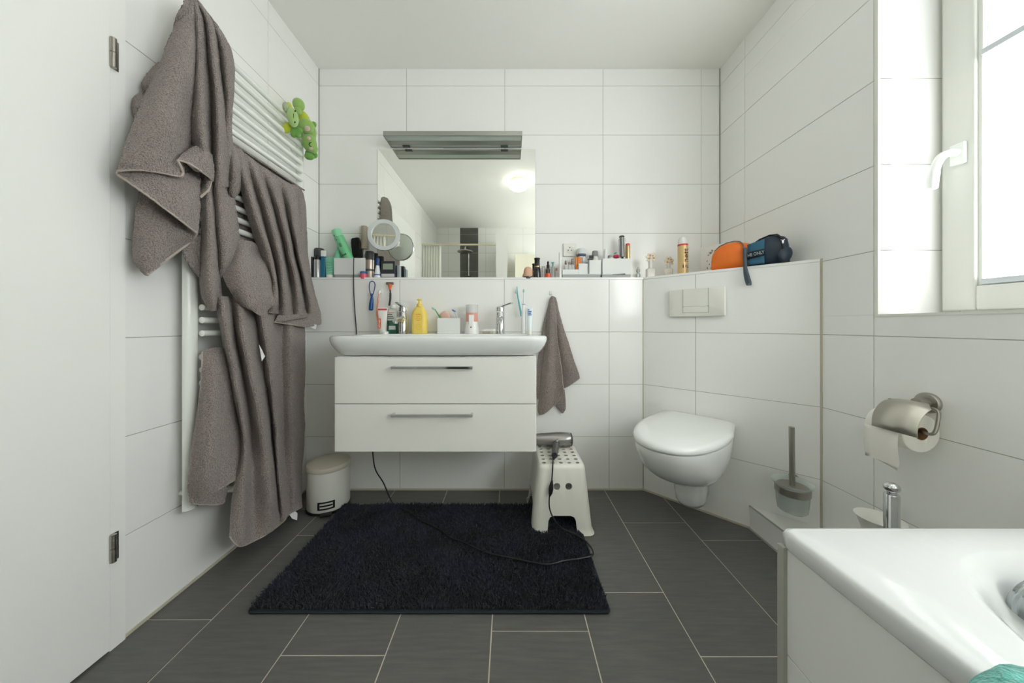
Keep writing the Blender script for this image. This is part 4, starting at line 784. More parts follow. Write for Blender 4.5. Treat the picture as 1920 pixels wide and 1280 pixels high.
m = MB(); m.tube([P(1148.5, 514.2, 1.797), P(1162, 513.6, 1.797), P(1172, 513.3, 1.797)], [.0008, .0012, .0022], 8); o = m.build('eye_pencil', BLACK); o['label'] = 'thin dark pencil lying on the grey base of the tall box'; o['category'] = 'pencil'
# crystal and daisy perfumes
yy = 1.81; th = thing('perfume_bottle', 'small cut crystal perfume flacon at the bend of the ledge', 'perfume bottle', (X(1196.5,yy), yy, SH), 0)
CRY = mat('cut_crystal', (215, 222, 218), .05, trans=.6, ior=1.5)
m = MB(); m.lathe(X(1196.5,yy), yy, [(.011, SH), (.0135, SH+.004), (.0135, SH+.024), (.008, SH+.030)], 6); m.build('bottle', CRY, th)
m = MB(); m.lathe(X(1196.5,yy), yy, [(.005, SH+.030), (.012, SH+.038), (.013, SH+.048), (.006, SH+.060), (.003, SH+.066)], 6); m.build('stopper', CRY, th)
PET = plast('pale_cream_petal', (226, 214, 196), .4)
def daisy(px, y, fpy, lab, wpx):
    x = X(px, y); th = thing('perfume_bottle', lab, 'perfume bottle', (x, y, SH), 0, 'flower-topped perfume bottles'); fz = Zp(fpy, y)
    m = MB(); m.rings([rrect(x-px2(wpx,y), x+px2(wpx,y), y-.014, y+.014, .008, z) for z in (SH, SH+.003, SH+.05)]+[rrect(x-.01, x+.01, y-.008, y+.008, .006, SH+.058)]); m.build('glass_bottle', mat('pale_perfume_glass', (234, 231, 222), .08, alpha=.75), th)
    m = MB(); m.lathe(x, y, [(.010, SH+.056), (.010, fz-.006), (.008, fz-.004)], 20); m.build('collar', mat('clear_white_plastic', (222, 222, 218), .15), th)
    m = MB()
    for k in range(7):
        t = 2*pi*k/7+.3; m.ell((x+.0185*cos(t), y-.004, fz+.0185*sin(t)+.006), (.012, .0035, .0085), Matrix.Rotation(-t, 3, 'Y'), 12, 8)
    m.build('petals', PET, th)
    m = MB(); m.ell((x, y-.008, fz+.006), (.010, .006, .010), None, 14, 10); m.build('flower_centre', plast('lilac_white', (222, 206, 214), .4), th)
    m = MB()
    for k, (a_, b_) in enumerate(((-.012, -.004), (.016, -.002), (.010, .012), (-.006, .016))): m.ell((x+a_, y-.010, fz+.004+b_), (.0045, .003, .0045), None, 10, 6)
    m.build('gold_beads', mat('amber_gold', (224, 172, 60), .25, .4), th)
daisy(1219.5, 1.80, 485, 'flower-topped perfume bottle nearer the mirror, the taller of two', 8)
daisy(1253.5, 1.80, 492, 'flower-topped perfume bottle beside the gold hairspray can', 7)
# gold hairspray can
yg = 1.72; xg = X(1280.3, yg); th = thing('hairspray_can', 'large gold hairspray can with white cap and dark vertical lettering', 'can', (xg, yg, SH)); k_ = yg/F; zt = lambda p: Zp(p, yg)
m = MB(); m.lathe(xg, yg, [(8.3*k_, SH), (8.9*k_, SH+.002), (8.9*k_, zt(461.5))], 36); m.build('can', mat('gold_can', (216, 186, 136), .32, .25), th)
m = MB(); m.lathe(xg, yg, [(9.05*k_, zt(461.5)), (9.05*k_, zt(458.5))], 36); m.build('red_ring', plast('signal_red', (206, 60, 62), .3), th)
m = MB(); m.lathe(xg, yg, [(8.6*k_, zt(458.5)), (7.8*k_, zt(450)), (5*k_, zt(445.5)), (0, zt(445))], 36); m.build('cap', plast('cap_white', (232, 232, 228), .25), th)
m = MB(); text_mesh(m, 'Elnett', .047, Matrix.Translation((xg+.004, yg-9.0*k_-.0015, zt(486))) @ FACE @ Matrix.Rotation(pi/2, 4, 'Z'), .0012)
for p in m.v:   # wrap the print round the can
    a_ = (p.x-xg)/(9.0*k_); rr = 9.0*k_+(yg-9.0*k_-p.y)*.35; p.x = xg+rr*sin(a_); p.y = yg-rr*cos(a_)
m.build('lettering', plast('brown_ink', (58, 34, 30), .5), th, smooth=False)
# picture card leaning in the corner
c0, c1 = P(1313.5, 506, 1.80), P(1366, 500, 1.70)
th = thing('greeting_card', 'white card with small floral print leaning behind the orange bag', 'card', (c0+c1)/2)
a0 = Vector((c0.x, c0.y, SH+.001)); b0 = Vector((c1.x, c1.y, SH+.001)); up_ = Vector((0, 0, 1))
m = MB(); nn = (b0-a0).cross(up_).normalized(); h0 = Zp(467-1, 1.80)-SH; h1 = Zp(452, 1.70)-SH; hh = (h0+h1)/2
m.add([a0, b0, b0+up_*hh, a0+up_*hh, a0-nn*.002, b0-nn*.002, b0+up_*hh-nn*.002, a0+up_*hh-nn*.002], [(0,1,2,3),(7,6,5,4),(0,4,5,1),(1,5,6,2),(2,6,7,3),(3,7,4,0)]); m.build('card', plast('card_white', (226, 226, 220), .6), th, smooth=False)
m = MB(); random.seed(3)
fn = nn if nn.y < 0 else -nn
for k in range(16):
    q = a0+(b0-a0)*(.18+.30*random.random())+up_*hh*(.12+.72*random.random())+fn*.0026; m.ell(q, (.006*random.uniform(.5, 1.2), .0012, .0028), Matrix.Rotation(math.atan2((b0-a0).y, (b0-a0).x), 3, 'Z') @ Matrix.Rotation(random.uniform(0, 3), 3, 'Y'), 8, 5)
m.build('floral_print', plast('muted_floral', (150, 132, 120), .6), th)
# ---- toiletry bags on the slanted ledge: local u along ledge edge, w into the corner
def bagM(pxc, yc): return Matrix.Translation((X(pxc, yc), yc, SH)) @ Matrix.Rotation(-math.atan2(.5, .52), 4, 'Z')
yo = 1.535; yo = 1.512; To = bagM(1380, yo) @ Matrix.Translation((-.020, 0, 0)) @ Matrix.Diagonal((.76, 1, 1, 1))
th = thing('toiletry_bag', 'orange zipped toiletry bag with grey strap on the slanted ledge', 'toiletry bag', (X(1372,yo), yo, SH))
OR = mat('orange_nylon', (230, 116, 36), .5, bump=(14, .35, .012))
def bag(prof, wfun, T, name, mt, th, n=22):
    m = MB(); R = []
    for (u, h) in prof:
        w = wfun(u); ring = []
        for k in range(n):
            t = 2*pi*k/n; c_, s_ = cos(t), sin(t); e = .55
            ring.append(Vector((u, w*(abs(c_)**e)*(1 if c_ >= 0 else -1)*(1 if s_ < 0 else 1-.35*s_), max(0.001, h*.5+h*.5*(abs(s_)**.7)*(1 if s_ >= 0 else -1)))))
        R.append(ring)
    m.rings(R)
    for p in m.v: q = p*22; p.y += .004*noise.noise(q); p.z += (.003*noise.noise(q+Vector((5, 5, 5))) if p.z > .01 else 0)
    m.xf(T); return m.build(name, mt, th, ang=60)
bag([(-.100,.050),(-.099,.080),(-.088,.096),(-.06,.117),(-.02,.128),(.02,.130),(.05,.127),(.078,.118),(.098,.112),(.108,.100),(.111,.06)], lambda u: .026+.019*max(0, 1-abs(u/.115)**4), To, 'body', OR, th)
m = MB(); m.tube([To @ Vector(p) for p in ((-.09,-.004,.099),(-.06,-.004,.121),(-.02,-.006,.132),(.02,-.010,.134),(.05,-.022,.126),(.068,-.036,.108),(.076,-.046,.085),(.080,-.049,.072))], .0028, 6); m.build('zip', mat('grey_zip', (110, 116, 122), .5), th)
m = MB(); w_ = .0065
sp = cr([To @ Vector(p) for p in ((.079,-.050,.085),(.081,-.054,.05),(.082,-.058,.01),(.084,-.062,-.03),(.090,-.064,-.065),(.098,-.064,-.088),(.104,-.064,-.09),(.104,-.066,-.075),(.095,-.068,-.045),(.085,-.066,-.012))], 5)
dirv = (To.to_3x3() @ Vector((1, .1, 0))).normalized(); w_ = .0075
m.grid([[p-dirv*w_, p+dirv*w_] for p in sp]); o = m.build('wrist_strap', mat('slate_webbing', (78, 90, 98), .7), th, ang=180); o.modifiers.new('s', 'SOLIDIFY').thickness = .002
yn = 1.425; Tn = bagM(1444, yn) @ Matrix.Diagonal((.88, 1, 1, 1))
th = thing('toiletry_bag', 'navy blue toiletry bag with lettered band, right of the orange bag', 'toiletry bag', (X(1441,yn), yn, SH))
NV = mat('navy_leatherette', (30, 46, 62), .4, bump=(16, .4, .012)); MESH_ = mat('petrol_mesh_cloth', (44, 96, 122), .6, bump=(600, .8, .002))
bag([(-.086,.04),(-.085,.085),(-.07,.100),(-.04,.120),(-.005,.132),(.03,.131),(.055,.124),(.068,.110),(.074,.08),(.076,.04)], lambda u: .030+.020*max(0, 1-abs(u/.10)**4), Tn, 'body', NV, th)
m = MB(); G = []
for i in range(9):
    z = .004+.0118*i; G.append([Tn @ Vector((u, -.0525-.004*sin(pi*(u+.088)/.07)-.002*sin(pi*i/8), z*(1+.0*u)+(.016*(u+.088)/.07 if i > 6 else 0))) for u in (-.088,-.07,-.05,-.035,-.018)])
m.grid(G); o = m.build('mesh_panel', MESH_, th); o.modifiers.new('s', 'SOLIDIFY').thickness = .003
m = MB(); G = []
for i in range(4):
    z = .034+.032*i/3; G.append([Tn @ Vector((u, -.0562-.004*sin(pi*(u+.088)/.07)-.002, z+.12*(u+.05))) for u in (-.088,-.07,-.05,-.035,-.018)])
m.grid(G); o = m.build('band', BLACK, th); o.modifiers.new('s', 'SOLIDIFY').thickness = .0012
m = MB(); text_mesh(m, 'HE ONLY', .0205, Tn @ Matrix.Translation((-.052, -.0640, .0498)) @ Matrix.Rotation(-.12, 4, 'Y') @ FACE, .0012, .80); m.build('lettering', plast('silver_blue_ink', (150, 176, 190), .4), th, smooth=False)
m = MB(); m.tube([Tn @ Vector(p) for p in ((-.07,-.012,.105),(-.04,-.01,.124),(0,-.01,.136),(.03,-.02,.132),(.045,-.040,.112),(.050,-.053,.088),(.052,-.056,.06))], .004, 6); m.build('zip', BLACK, th)
m = MB(); m.ell(Tn @ Vector((.053,-.060,.088)), (.005, .003, .009), None, 10, 8); m.tube([Tn @ Vector((.045,-.060,.098)), Tn @ Vector((.053,-.062,.094)), Tn @ Vector((.060,-.060,.098))], .0015, 6); m.build('zip_puller', CHROME, th)
m = MB(); m.ell(Tn @ Vector((.062,-.045,.035)), (.028, .012, .036), Matrix.Rotation(.5, 3, 'Y'), 16, 10); m.build('side_tab', NV, th)
# ------------------------------------------------------------------ things on the basin deck and below the ledge
DB = 625.7
hook(698, 553, 'white hook holding the blue tongue cleaner'); hook(715, 546, 'white hook holding the orange and white toothbrush'); hook(731, 551, 'white hook holding the razor'); hook(970, 546, 'white hook holding the turquoise toothbrush')
yh = 1.757
th = thing('tongue_cleaner', 'blue tongue cleaner with open loop hanging below the ledge', 'tongue cleaner', P(697.5, 582, yh)); BLU = plast('cobalt_blue', (28, 74, 140), .25)
m = MB(); m.tube(cr([P(*q, yh) for q in ((697,558),(694,549),(692.5,540),(692.8,531),(696,527.5),(700,527.8),(703,532),(702.5,540),(700.5,548),(698.5,556),(697.8,560))], 5), .0028, 8); m.build('loop', mat('navy_wire', (48, 66, 128), .3), th)
m = MB(); m.tube(cr([P(*q, yh) for q in ((698,550),(697.4,558),(696.4,568),(695.8,577),(695.7,582))], 5), [.0045]*3+[.0055, .0065, .0075, .0085, .0095, .0102, .0108, .0112]+[.0115]*6+[.0115, .011, .009, .005], 14); m.build('handle', BLU, th)
def brush(name, lab, pts, y, mh, mb_, head):
    th = thing(name, lab, 'toothbrush', P(*pts[-1], y)); c_ = cr([P(*q, y) for q in pts], 5); n = len(c_)
    m = MB(); m.tube(c_, [.0022+.003*min(1, i/n*2)*(1 if i < n-2 else .8) for i in range(n)], 10); m.build('handle', mh, th)
    h = P(*pts[0], y); m = MB(); m.ell(h, (.005, .0035, .011), None, 12, 8); m.build('head', mb_, th)
brush('toothbrush', 'orange and white toothbrush hanging between tongue cleaner and razor', [(711,548),(709.5,556),(708.5,568),(707,582),(707,590),(709,600)], yh, plast('orange_white_handle', (226, 140, 104), .3), plast('brush_white', (236, 234, 230), .4), 0)
m = MB(); th = thing('razor', 'razor with black handle and orange head hanging below the ledge', 'razor', P(731, 572, yh))
m.tube(cr([P(*q, yh) for q in ((731.5,542),(732,550),(731.8,560),(730.5,570),(731,573))], 5), [.0042]*5+[.0055]*10+[.0065]*6, 12); m.build('handle', BLACK, th)
m = MB(); m.box(X(724.5,yh), X(738,yh), yh-.008, yh+.004, Zp(533.5,yh), Zp(529,yh)); m.build('blades', mat('grey_blades', (120, 110, 108), .35, .4), th, bevel=.001)
m = MB(); a_ = [P(*q, yh) for q in ((731.5,544),(731.5,540),(731.5,536),(731.5,532.5))]; m.tube(a_, [.0035, .007, .010, .013], 14); m.build('neck', plast('razor_orange', (232, 120, 64), .3), th)
brush('toothbrush', 'turquoise toothbrush hanging from a hook left of the electric one', [(969.5,540),(970.5,552),(973,566),(975.5,580),(977.5,593)], yh, plast('turquoise_clear', (104, 186, 192), .2), plast('teal_bristles', (160, 206, 206), .5), 0)
yd = 1.70
def elm(th, x, y, Z, T):
    m = MB(); m.box(x-.024, x+.024, y-.0042, y-.0030, Z(581.5), Z(578.5)); m.build('stripe', plast('berry_red', (200, 72, 84), .4), th)
    m = MB(); m.box(x-.021, x-.004, y-.0155, y-.011, Z(616), Z(597)); m.build('panel', plast('label_orange', (232, 106, 58), .4), th)
    m = MB(); text_mesh(m, 'elmex', .0185, Matrix.Translation((x-.0125, y-.0165, Z(606.5))) @ FACE @ Matrix.Rotation(pi/2, 4, 'Z'), .0007); m.build('lettering', WLABEL, th, smooth=False)
tubething('toothpaste_tube', 'white toothpaste tube with orange lettered panel standing on the basin', 'toothpaste', 717.5, yd, 19, 13, 576, 617, DB, bt, plast('paste_white', (234, 230, 226), .3), WPLA, 12, extra=elm)
lath('screw_cap', 'small white cap lying in front of the toothpaste tube', 'cap', 722.5, 1.665, [('cap', plast('loose_cap', (232, 234, 232), .3), [(5.5, 627), (5.8, 625), (5.6, 622), (4.5, 621)])], bz_=bt)
def mw(px, y):
    x = X(px, y); th = thing('mouthwash_bottle', 'mouthwash bottle with dark green liquid and white top by the left tap', 'bottle', (x, y, bt)); Z = lambda p: bt+px2(DB-p, y)
    r = px2(9.4, y)
    def ring(s_, p): return rrect(x-r*s_, x+r*s_, y-r*.6*s_, y+r*.6*s_, r*.35, Z(p))
    m = MB(); m.rings([ring(.93, 625.7), ring(1, 624), ring(1, 601)]); m.build('green_part', mat('green_liquid', (24, 92, 70), .15, coat=.4), th)
    m = MB(); m.rings([ring(1, 601), ring(1, 586), ring(.8, 581), ring(.55, 578.5)]); m.build('clear_part', mat('clear_greyish', (205, 210, 200), .12), th)
    m = MB(); m.lathe(x, y, [(r*.5, Z(579)), (r*.55, Z(578)), (r*.5, Z(572)), (0, Z(571.5))], 24); m.build('cap', WPLA, th)
    m = MB(); m.box(x-r*.55, x+r*.75, y-r*.6-.001, y-r*.55, Z(618), Z(611)); m.build('small_label', mat('silver_label', (200, 204, 198), .4), th)
    m = MB()
    for k in range(3): m.box(x-r*.8, x+r*(.5-.2*k), y-r*.6-.001, y-r*.55, Z(597.5-3.5*k), Z(596-3.5*k))
    m.build('print', DGREY, th)
    m = MB(); m.box(x-r*.7, x+r*.5, y-r*.6-.001, y-r*.55, Z(587.2), Z(586)); m.build('red_print', plast('faded_red', (210, 120, 104), .4), th)
mw(736.5, 1.735)
for px, lab, c1_, py in ((745.5, 'small round silver lens case leaning on the left tap', (190, 194, 196), 600), (754.8, 'small round gold-faced lens case leaning on the left tap', (206, 188, 130), 599.5)):
    m = MB(); m.lathe(0, 0, [(.0125, 0), (.0135, .002), (.0135, .005), (.011, .007), (0, .0075)], 24); m.xf(Matrix.Translation(P(px, py, 1.683)) @ Matrix.Rotation(pi/2, 4, 'X')); 
    o = m.build('tap_tag', mat('tag%d' % px, c1_, .25, .5)); o['label'] = 'round silver tag on the front of the left tap' if px < 750 else 'round gold tag on the front of the left tap'; o['category'] = 'tag'
m = MB(); th = thing('toothbrush', 'thin yellow-green toothbrush standing right of the left tap', 'toothbrush', P(765, 626, 1.74)); m.tube([P(765.5, 623.8, 1.74), P(764.6, 600, 1.745), P(763.6, 582, 1.75)], [.0028, .0026, .002], 8); m.build('handle', plast('yellow_green', (196, 190, 84), .3), th)
m = MB(); m.ell(P(763.5, 579, 1.75), (.004, .004, .010), None, 10, 8); m.build('head', plast('pale_yellow', (222, 216, 170), .5), th)
YEL = plast('lemon_yellow', (234, 208, 104), .3)
def yb(px, y):
    x = X(px, y); th = thing('pump_bottle', 'yellow pump bottle with orange print standing on the washbasin', 'bottle', (x, y, bt)); Z = lambda p: bt+px2(DB-p, y); r = px2(14.3, y)
    def ring(s_, p, q=1): return rrect(x-r*s_, x+r*s_, y-r*.62*s_*q, y+r*.62*s_*q, r*.5*s_, Z(p))
    m = MB(); m.rings([ring(.92, 625.7), ring(1, 623), ring(1.0, 594), ring(.96, 588), ring(.82, 582), ring(.55, 577), ring(.42, 574.5)]); m.build('bottle', YEL, th, ang=70)
    m = MB(); m.lathe(x, y, [(r*.40, Z(575)), (r*.36, Z(569.5)), (r*.2, Z(568.5)), (r*.17, Z(564)), (r*.26, Z(563)), (r*.26, Z(560.5)), (0, Z(560))], 24); m.box(x-.016, x, y-.005, y+.005, Z(563), Z(561)); m.build('pump', YEL, th)
    m = MB(); c_ = Vector((x, y-r*.63, Z(594.5))); m.tube([c_+Vector((.019*cos(t), 0, .019*sin(t))) for t in [2*pi*k/24 for k in range(25)]], .0008, 5)
    for k in range(4): m.box(x-.013+.003*(k % 2), x+.013-.003*(k % 2), y-r*.64, y-r*.61, Z(591+3.2*k), Z(589.8+3.2*k))
    c_ = Vector((x, y-r*.63, Z(612.5))); m.tube([c_+Vector((.015*cos(t), 0, .015*sin(t))) for t in [2*pi*k/24 for k in range(25)]], .0007, 5); m.tube([c_+Vector(q) for q in ((-.008, 0, -.004), (-.003, 0, .006), (.002, 0, -.003), (.008, 0, .005))], .0008, 5)
    m.build('print', plast('print_orange', (230, 160, 72), .4), th)
yb(786.8, 1.71)
yk = 1.70; tray_box('toothbrush_cup', 'square white cup holding brushes in the middle of the washbasin', 'cup', X(820,yk), X(862,yk), yk, yk+.07, bt, Zp(596,yk), [(X(820,yk), X(862,yk), Zp(596,yk))], BOXW, BASG, base=False)
m = MB(); th = thing('toothbrush', 'green toothbrush leaning left in the square white cup', 'toothbrush', P(824, 620, 1.735)); m.tube([P(832, 622, 1.735), P(824.5, 594, 1.735), P(815, 579, 1.735)], [.004, .004, .0025], 10); m.build('handle', plast('grass_green', (64, 162, 92), .3), th)
m = MB(); m.ell(P(812.5, 578.5, 1.73), (.012, .005, .005), Matrix.Rotation(.7, 3, 'Y'), 12, 8); m.build('head', plast('multi_bristle', (150, 196, 186), .6), th)
m = MB(); th = thing('round_brush', 'round pink brush back sticking out of the square white cup', 'brush', P(833, 620, 1.75)); m.ell(P(834, 596, 1.75), (.030, .008, .038), None, 24, 14); m.build('disc', plast('salmon_pink', (222, 180, 164), .4), th); m.tube
m = MB(); th = thing('toothbrush', 'pale blue and white toothbrush in the right of the square white cup', 'toothbrush', P(856, 620, 1.735)); m.tube([P(859, 622, 1.735), P(858, 596, 1.735), P(852, 584, 1.735)], .0035, 10); m.build('handle', plast('pale_ice_blue', (206, 222, 232), .2), th)
m = MB(); m.ell(P(851, 582.5, 1.735), (.013, .005, .005), Matrix.Rotation(.5, 3, 'Y'), 12, 8); m.build('head', plast('slate_blue', (90, 130, 176), .5), th)
yi = 1.71; xi = X(884.7, yi); k_ = yi/F; Zi = lambda p: bt+(DB-p)*k_
th = thing('dental_dispenser', 'white and pink dispenser with clear lid standing on the washbasin', 'dispenser', (xi, yi, bt))
m = MB(); m.lathe(xi, yi, [(13.6*k_, bt), (14*k_, bt+.003), (13.2*k_, Zi(616)), (11.5*k_, Zi(606)), (11*k_, Zi(603))], 36); m.rings([rrect(xi-.014, xi+.014, yi-.037, yi-.015, .006, Zi(q)) for q in (608, 593, 590.5)]); m.build('body', plast('gloss_white', (236, 236, 234), .15), th)
m = MB(); m.lathe(xi, yi, [(11.2*k_, Zi(603)), (11.4*k_, Zi(602)), (11.2*k_, Zi(586))], 36); m.build('pink_band', plast('coral_pink', (220, 160, 148), .3), th)
m = MB(); m.lathe(xi, yi, [(11.3*k_, Zi(586)), (11.5*k_, Zi(572)), (10.8*k_, Zi(571))], 36); m.build('clear_lid', mat('clear_lid', (222, 226, 224), .08, alpha=.55), th)
m = MB(); m.box(xi-.003, xi+.003, yi-.041, yi-.038, Zi(614.5), Zi(612)); m.build('button', DGREY, th, bevel=.0008)
y = 1.69; th = thing('nail_brush', 'white nail brush lying bristles down between dispenser and right tap', 'nail brush', P(916, 626, y))
m = MB(); m.rings([rrect(X(903,y), X(929.5,y), y-.016, y+.016, .014, z) for z in (Zp(620.8,y), Zp(618.5,y))]+[rrect(X(904,y), X(928.5,y), y-.014, y+.014, .012, Zp(616.6,y))]); m.build('back', plast('brush_back_white', (230, 230, 226), .35), th)
m = MB(); 
for i in range(13):
    for j in range(5): xx = X(905+1.85*i, y); m.tube([(xx, y-.012+.006*j, bt+.0006), (xx, y-.012+.006*j, Zp(620.5, y))], .0016, 5)
m.build('bristles', plast('cream_bristles', (206, 198, 180), .7), th)
lath('electric_toothbrush', 'slim white electric toothbrush standing right of the right tap', 'toothbrush', 982, 1.72, [('handle', plast('brush_body', (232, 234, 234), .2), [(4.6, 625.3), (5, 624), (4.6, 600), (3.8, 580), (3, 571)]), ('collar', DGREY, [(3, 571), (3, 570)]), ('neck', plast('neck_white', (222, 230, 230), .3), [(2.4, 570), (1.1, 560), (1, 548)]), ('brush_head', plast('mint_head', (160, 200, 196), .5), [(1.6, 548), (1.9, 546), (1.7, 542.5), (0, 542)])], bz_=bt)
def blu(th, x, y, Z, T):
    m = MB()
    for k, (a_, b_) in enumerate(((-.010, .012), (-.010, .008), (-.010, .010), (-.010, -.002))): m.box(x+a_, x+b_, y-.0075, y-.004, Z(591-3.2*k), Z(589.3-3.2*k))
    m.build('print', plast('print_blue', (92, 122, 186), .4), th)
tubething('toothpaste_tube', 'white toothpaste tube with blue print at the right end of the basin', 'toothpaste', 993, 1.70, 12, 9, 577, 618, DB, bt, plast('paste_pale_blue', (222, 232, 236), .3), WPLA, 9, extra=blu)
# ------------------------------------------------------------------ plush toys on the radiator
PG = mat('light_green_plush', (150, 186, 100), 1, sheen=.4, bump=(160, .8, .003)); PY = mat('lime_plush', (186, 196, 52), 1, sheen=.4, bump=(160, .8, .003)); PP = mat('pink_plush', (222, 190, 190), 1, sheen=.3); PD = mat('mid_green_plush', (112, 164, 76), 1, sheen=.3, bump=(160, .8, .003))
def U(px, py, d=.10): return L(px, py, d)
th = thing('plush_toy', 'green plush crocodile clinging to the top bars of the radiator, snout left', 'soft toy', U(550, 260))
m = MB(); m.ell(U(560,196,.10), (.027, .027, .030)); m.ell(U(559,208,.10), (.016,.018,.02)); m.build('head', PG, th)
m = MB(); m.ell(U(549,220,.125), (.023, .026, .046), Matrix.Rotation(radians(-4), 3, 'Y')); m.build('snout', mat('pale_green_plush', (166, 196, 126), 1, sheen=.4), th)
m = MB()
for q in ((553.5, 208), (553, 229)): m.ell(U(q[0], q[1], .152), (.003, .003, .005), Matrix.Rotation(.4, 3, 'Y'), 8, 6)
m.tube([U(550.5, 213, .151), U(550.5, 221, .153)], .0012, 5); m.build('eyes', BLACK, th)
m = MB(); m.ell(U(568,220,.085), (.028, .03, .045), Matrix.Rotation(radians(-38), 3, 'Y')); m.ell(U(542,202,.085), (.014,.016,.026)); m.ell(U(538,240,.085), (.018,.018,.030), Matrix.Rotation(.7, 3, 'Y')); m.build('body', PY, th)
m = MB(); c_ = U(555,247,.12)
for k in range(5): t = 2*pi*k/5+.3; m.ell(c_+Vector((.018*cos(t), 0, .018*sin(t))), (.014, .012, .014), None, 12, 8)
m.ell(c_, (.024, .014, .026)); m.build('paw', PD, th)
m = MB(); m.ell(U(536,200,.09), (.014, .014, .022)); m.ell(U(537,207,.10), (.008,.008,.010)); m.build('paw', mat('greyish_green', (170, 182, 150), 1), th)
th = thing('plush_toy', 'green plush dinosaur with pink spots hanging head down beside the radiator', 'soft toy', U(583, 298))
m = MB(); m.ell(U(574,236,.115), (.038, .030, .036)); m.ell(U(581,246,.10), (.032,.028,.052), Matrix.Rotation(radians(-10), 3, 'Y')); m.build('body', PG, th, ang=180)
m = MB(); m.ell(U(580,268,.115), (.036, .032, .048), Matrix.Rotation(radians(-14), 3, 'Y')); m.ell(U(586,278,.125), (.026, .024, .026)); m.build('head', mat('bright_green_plush', (146, 184, 100), 1, sheen=.4, bump=(160, .8, .003)), th, ang=180)
m = MB(); m.ell(U(576,241,.148), (.014, .006, .013)); m.build('pink_spot', PP, th); m = MB(); m.ell(U(579,259,.148), (.010, .005, .009), Matrix.Rotation(.5, 3, 'Y')); m.build('pink_spot', PP, th); m = MB(); m.ell(U(583,278.5,.152), (.009, .005, .007)); m.build('snout', PP, th)
m = MB(); m.tube([U(583.5, 267, .150), U(580, 268, .151), U(579.5, 271.5, .152), U(581.5, 274, .152), U(583.5, 274, .152)], .0022, 6); m.ell(U(590.5,262,.130), (.005,.005,.006)); m.ell(U(591.5,279,.135), (.004,.004,.006)); m.build('eye', BLACK, th)
m = MB(); m.ell(U(580,288,.10), (.020, .018, .02)); m.ell(U(580,293,.11), (.024,.02,.018)); m.ell(U(588,290,.11), (.020,.018,.018)); m.build('paw', PD, th, ang=180)
m = MB(); m.ell(U(584,236,.085), (.030,.012,.020), Matrix.Rotation(-.6, 3, 'Y')); m.ell(U(586,250,.085), (.022,.012,.024)); m.build('back_spines', PD, th, ang=180)
# ------------------------------------------------------------------ rear of the room, seen in the mirror
m = MB(); tiles(m, (0, YR+.0015, 0), (1,0,0), (0,0,1), (0,1,0), -.79, -.50, 0, HC-.002, [], HC_, back=.001); struct(m, 'trim_5', [FGROUT, FTILE], smooth=False)
m = MB(); m.cur = 1; m.box(-.178, -.03, YR+.002, -.352, 0, 2.175); struct(m, 'wall_partition', TG, smooth=False)
m = MB(); m.tube([(XL+.004, -.35, 2.02), (-.178, -.35, 2.02)], .0115, 14); o = m.build('shower_rail', mat('cream_rail', (214, 204, 176), .4)); o['label'] = 'cream shower curtain rail in the mirror, between left wall and white column'; o['category'] = 'curtain rail'
m = MB(); G = []
for i in range(12):
    z = 2.003-1.9*i/11; G.append([Vector((-1.150+.245*j/60, -.35+.022*sin(j*.72)*(.5+.5*i/11), z)) for j in range(61)])
m.grid(G); th = thing('shower_curtain', 'white shower curtain bunched at the left in the mirror', 'curtain', (-1.03, -.35, .1)); o = m.build('cloth', mat('white_curtain', (228, 228, 220), .8), th, ang=180); o.modifiers.new('s', 'SOLIDIFY').thickness = .0015
for k in range(8):
    m = MB(); x = -1.145+.033*k; m.tube([Vector((x, -.35+.017*cos(t), 2.019+.017*sin(t))) for t in [2*pi*q/14 for q in range(15)]], .0018, 6, False); m.build('ring', WPLA, th)
th = thing('shower_set', 'chrome shower column with flat rain head on the dark tile strip, in the mirror', 'shower', (-.645, YR+.05, .95))
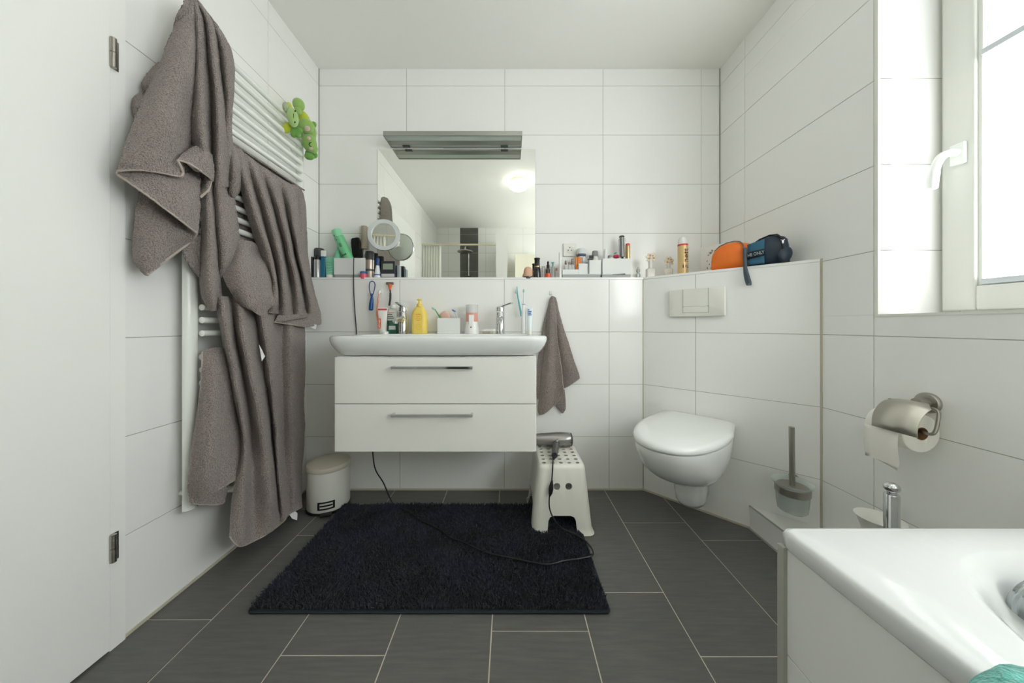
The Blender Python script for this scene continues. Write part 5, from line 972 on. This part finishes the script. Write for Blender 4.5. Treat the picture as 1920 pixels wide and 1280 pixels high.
m = MB(); m.tube([(-.645, YR+.045, .98), (-.645, YR+.045, 2.06)], .011, 12); m.tube(cr([Vector(q) for q in ((-.645, YR+.045, 2.05), (-.645, YR+.06, 2.12), (-.645, YR+.14, 2.15), (-.655, YR+.33, 2.12), (-.66, YR+.36, 2.07))], 5), .010, 12)
m.build('riser', CHROME, th)
m = MB(); m.lathe(-.66, YR+.36, [(.02, 2.07), (.11, 2.052), (.115, 2.048), (.115, 2.038), (0, 2.037)], 36); m.build('rain_head', STEEL, th)
m = MB(); m.tube([(-.70, YR+.06, 1.72), (-.60, YR+.06, 1.72)], .012, 12); m.build('slider', DGREY, th)
m = MB(); m.box(-.78, -.51, YR+.03, YR+.085, 1.02, 1.065); m.build('thermostat', CHROME, th, bevel=.01)
m = MB(); m.box(XL+.003, -.18, YR+.003, -.33, .0005, .03); o = m.build('shower_tray', CER, None, bevel=.006); o['label'] = 'low white shower tray behind the curtain, behind the camera'; o['category'] = 'shower tray'
th = thing('tall_cabinet', 'cream tall cabinet at the lower right of the mirror, behind the camera', 'cabinet', (.32, YR+.2, 0))
m = MB(); m.box(.085, .50, YR+.003, YR+.38, 0, 2.0); m.build('body', mat('cream_cabinet', (222, 218, 200), .4), th, bevel=.004)
m = MB(); m.box(.088, .497, YR+.381, YR+.399, .06, 1.995); d = m.build('door', MATS['cream_cabinet'], th, bevel=.003)
th = thing('ceiling_lamp', 'round white glass ceiling lamp, seen reflected in the mirror', 'lamp', (.10, .44, HC-.11))
m = MB(); m.lathe(.10, .44, [(.088, HC-.001), (.088, HC-.03), (.092, HC-.034)], 40); m.build('base', mat('lamp_base_cream', (214, 208, 184), .5), th)
m = MB(); m.lathe(.10, .44, [(.100, HC-.033), (.107, HC-.045), (.109, HC-.060), (.099, HC-.080), (.075, HC-.097), (.04, HC-.103), (0, HC-.105)], 44); m.build('glass_shade', mat('opal_glass', (236, 236, 224), .2, emit=LAMP_EMIT, emitc=(255, 252, 248)), th)  # glow added as fill light; the lamp itself is taken as unlit
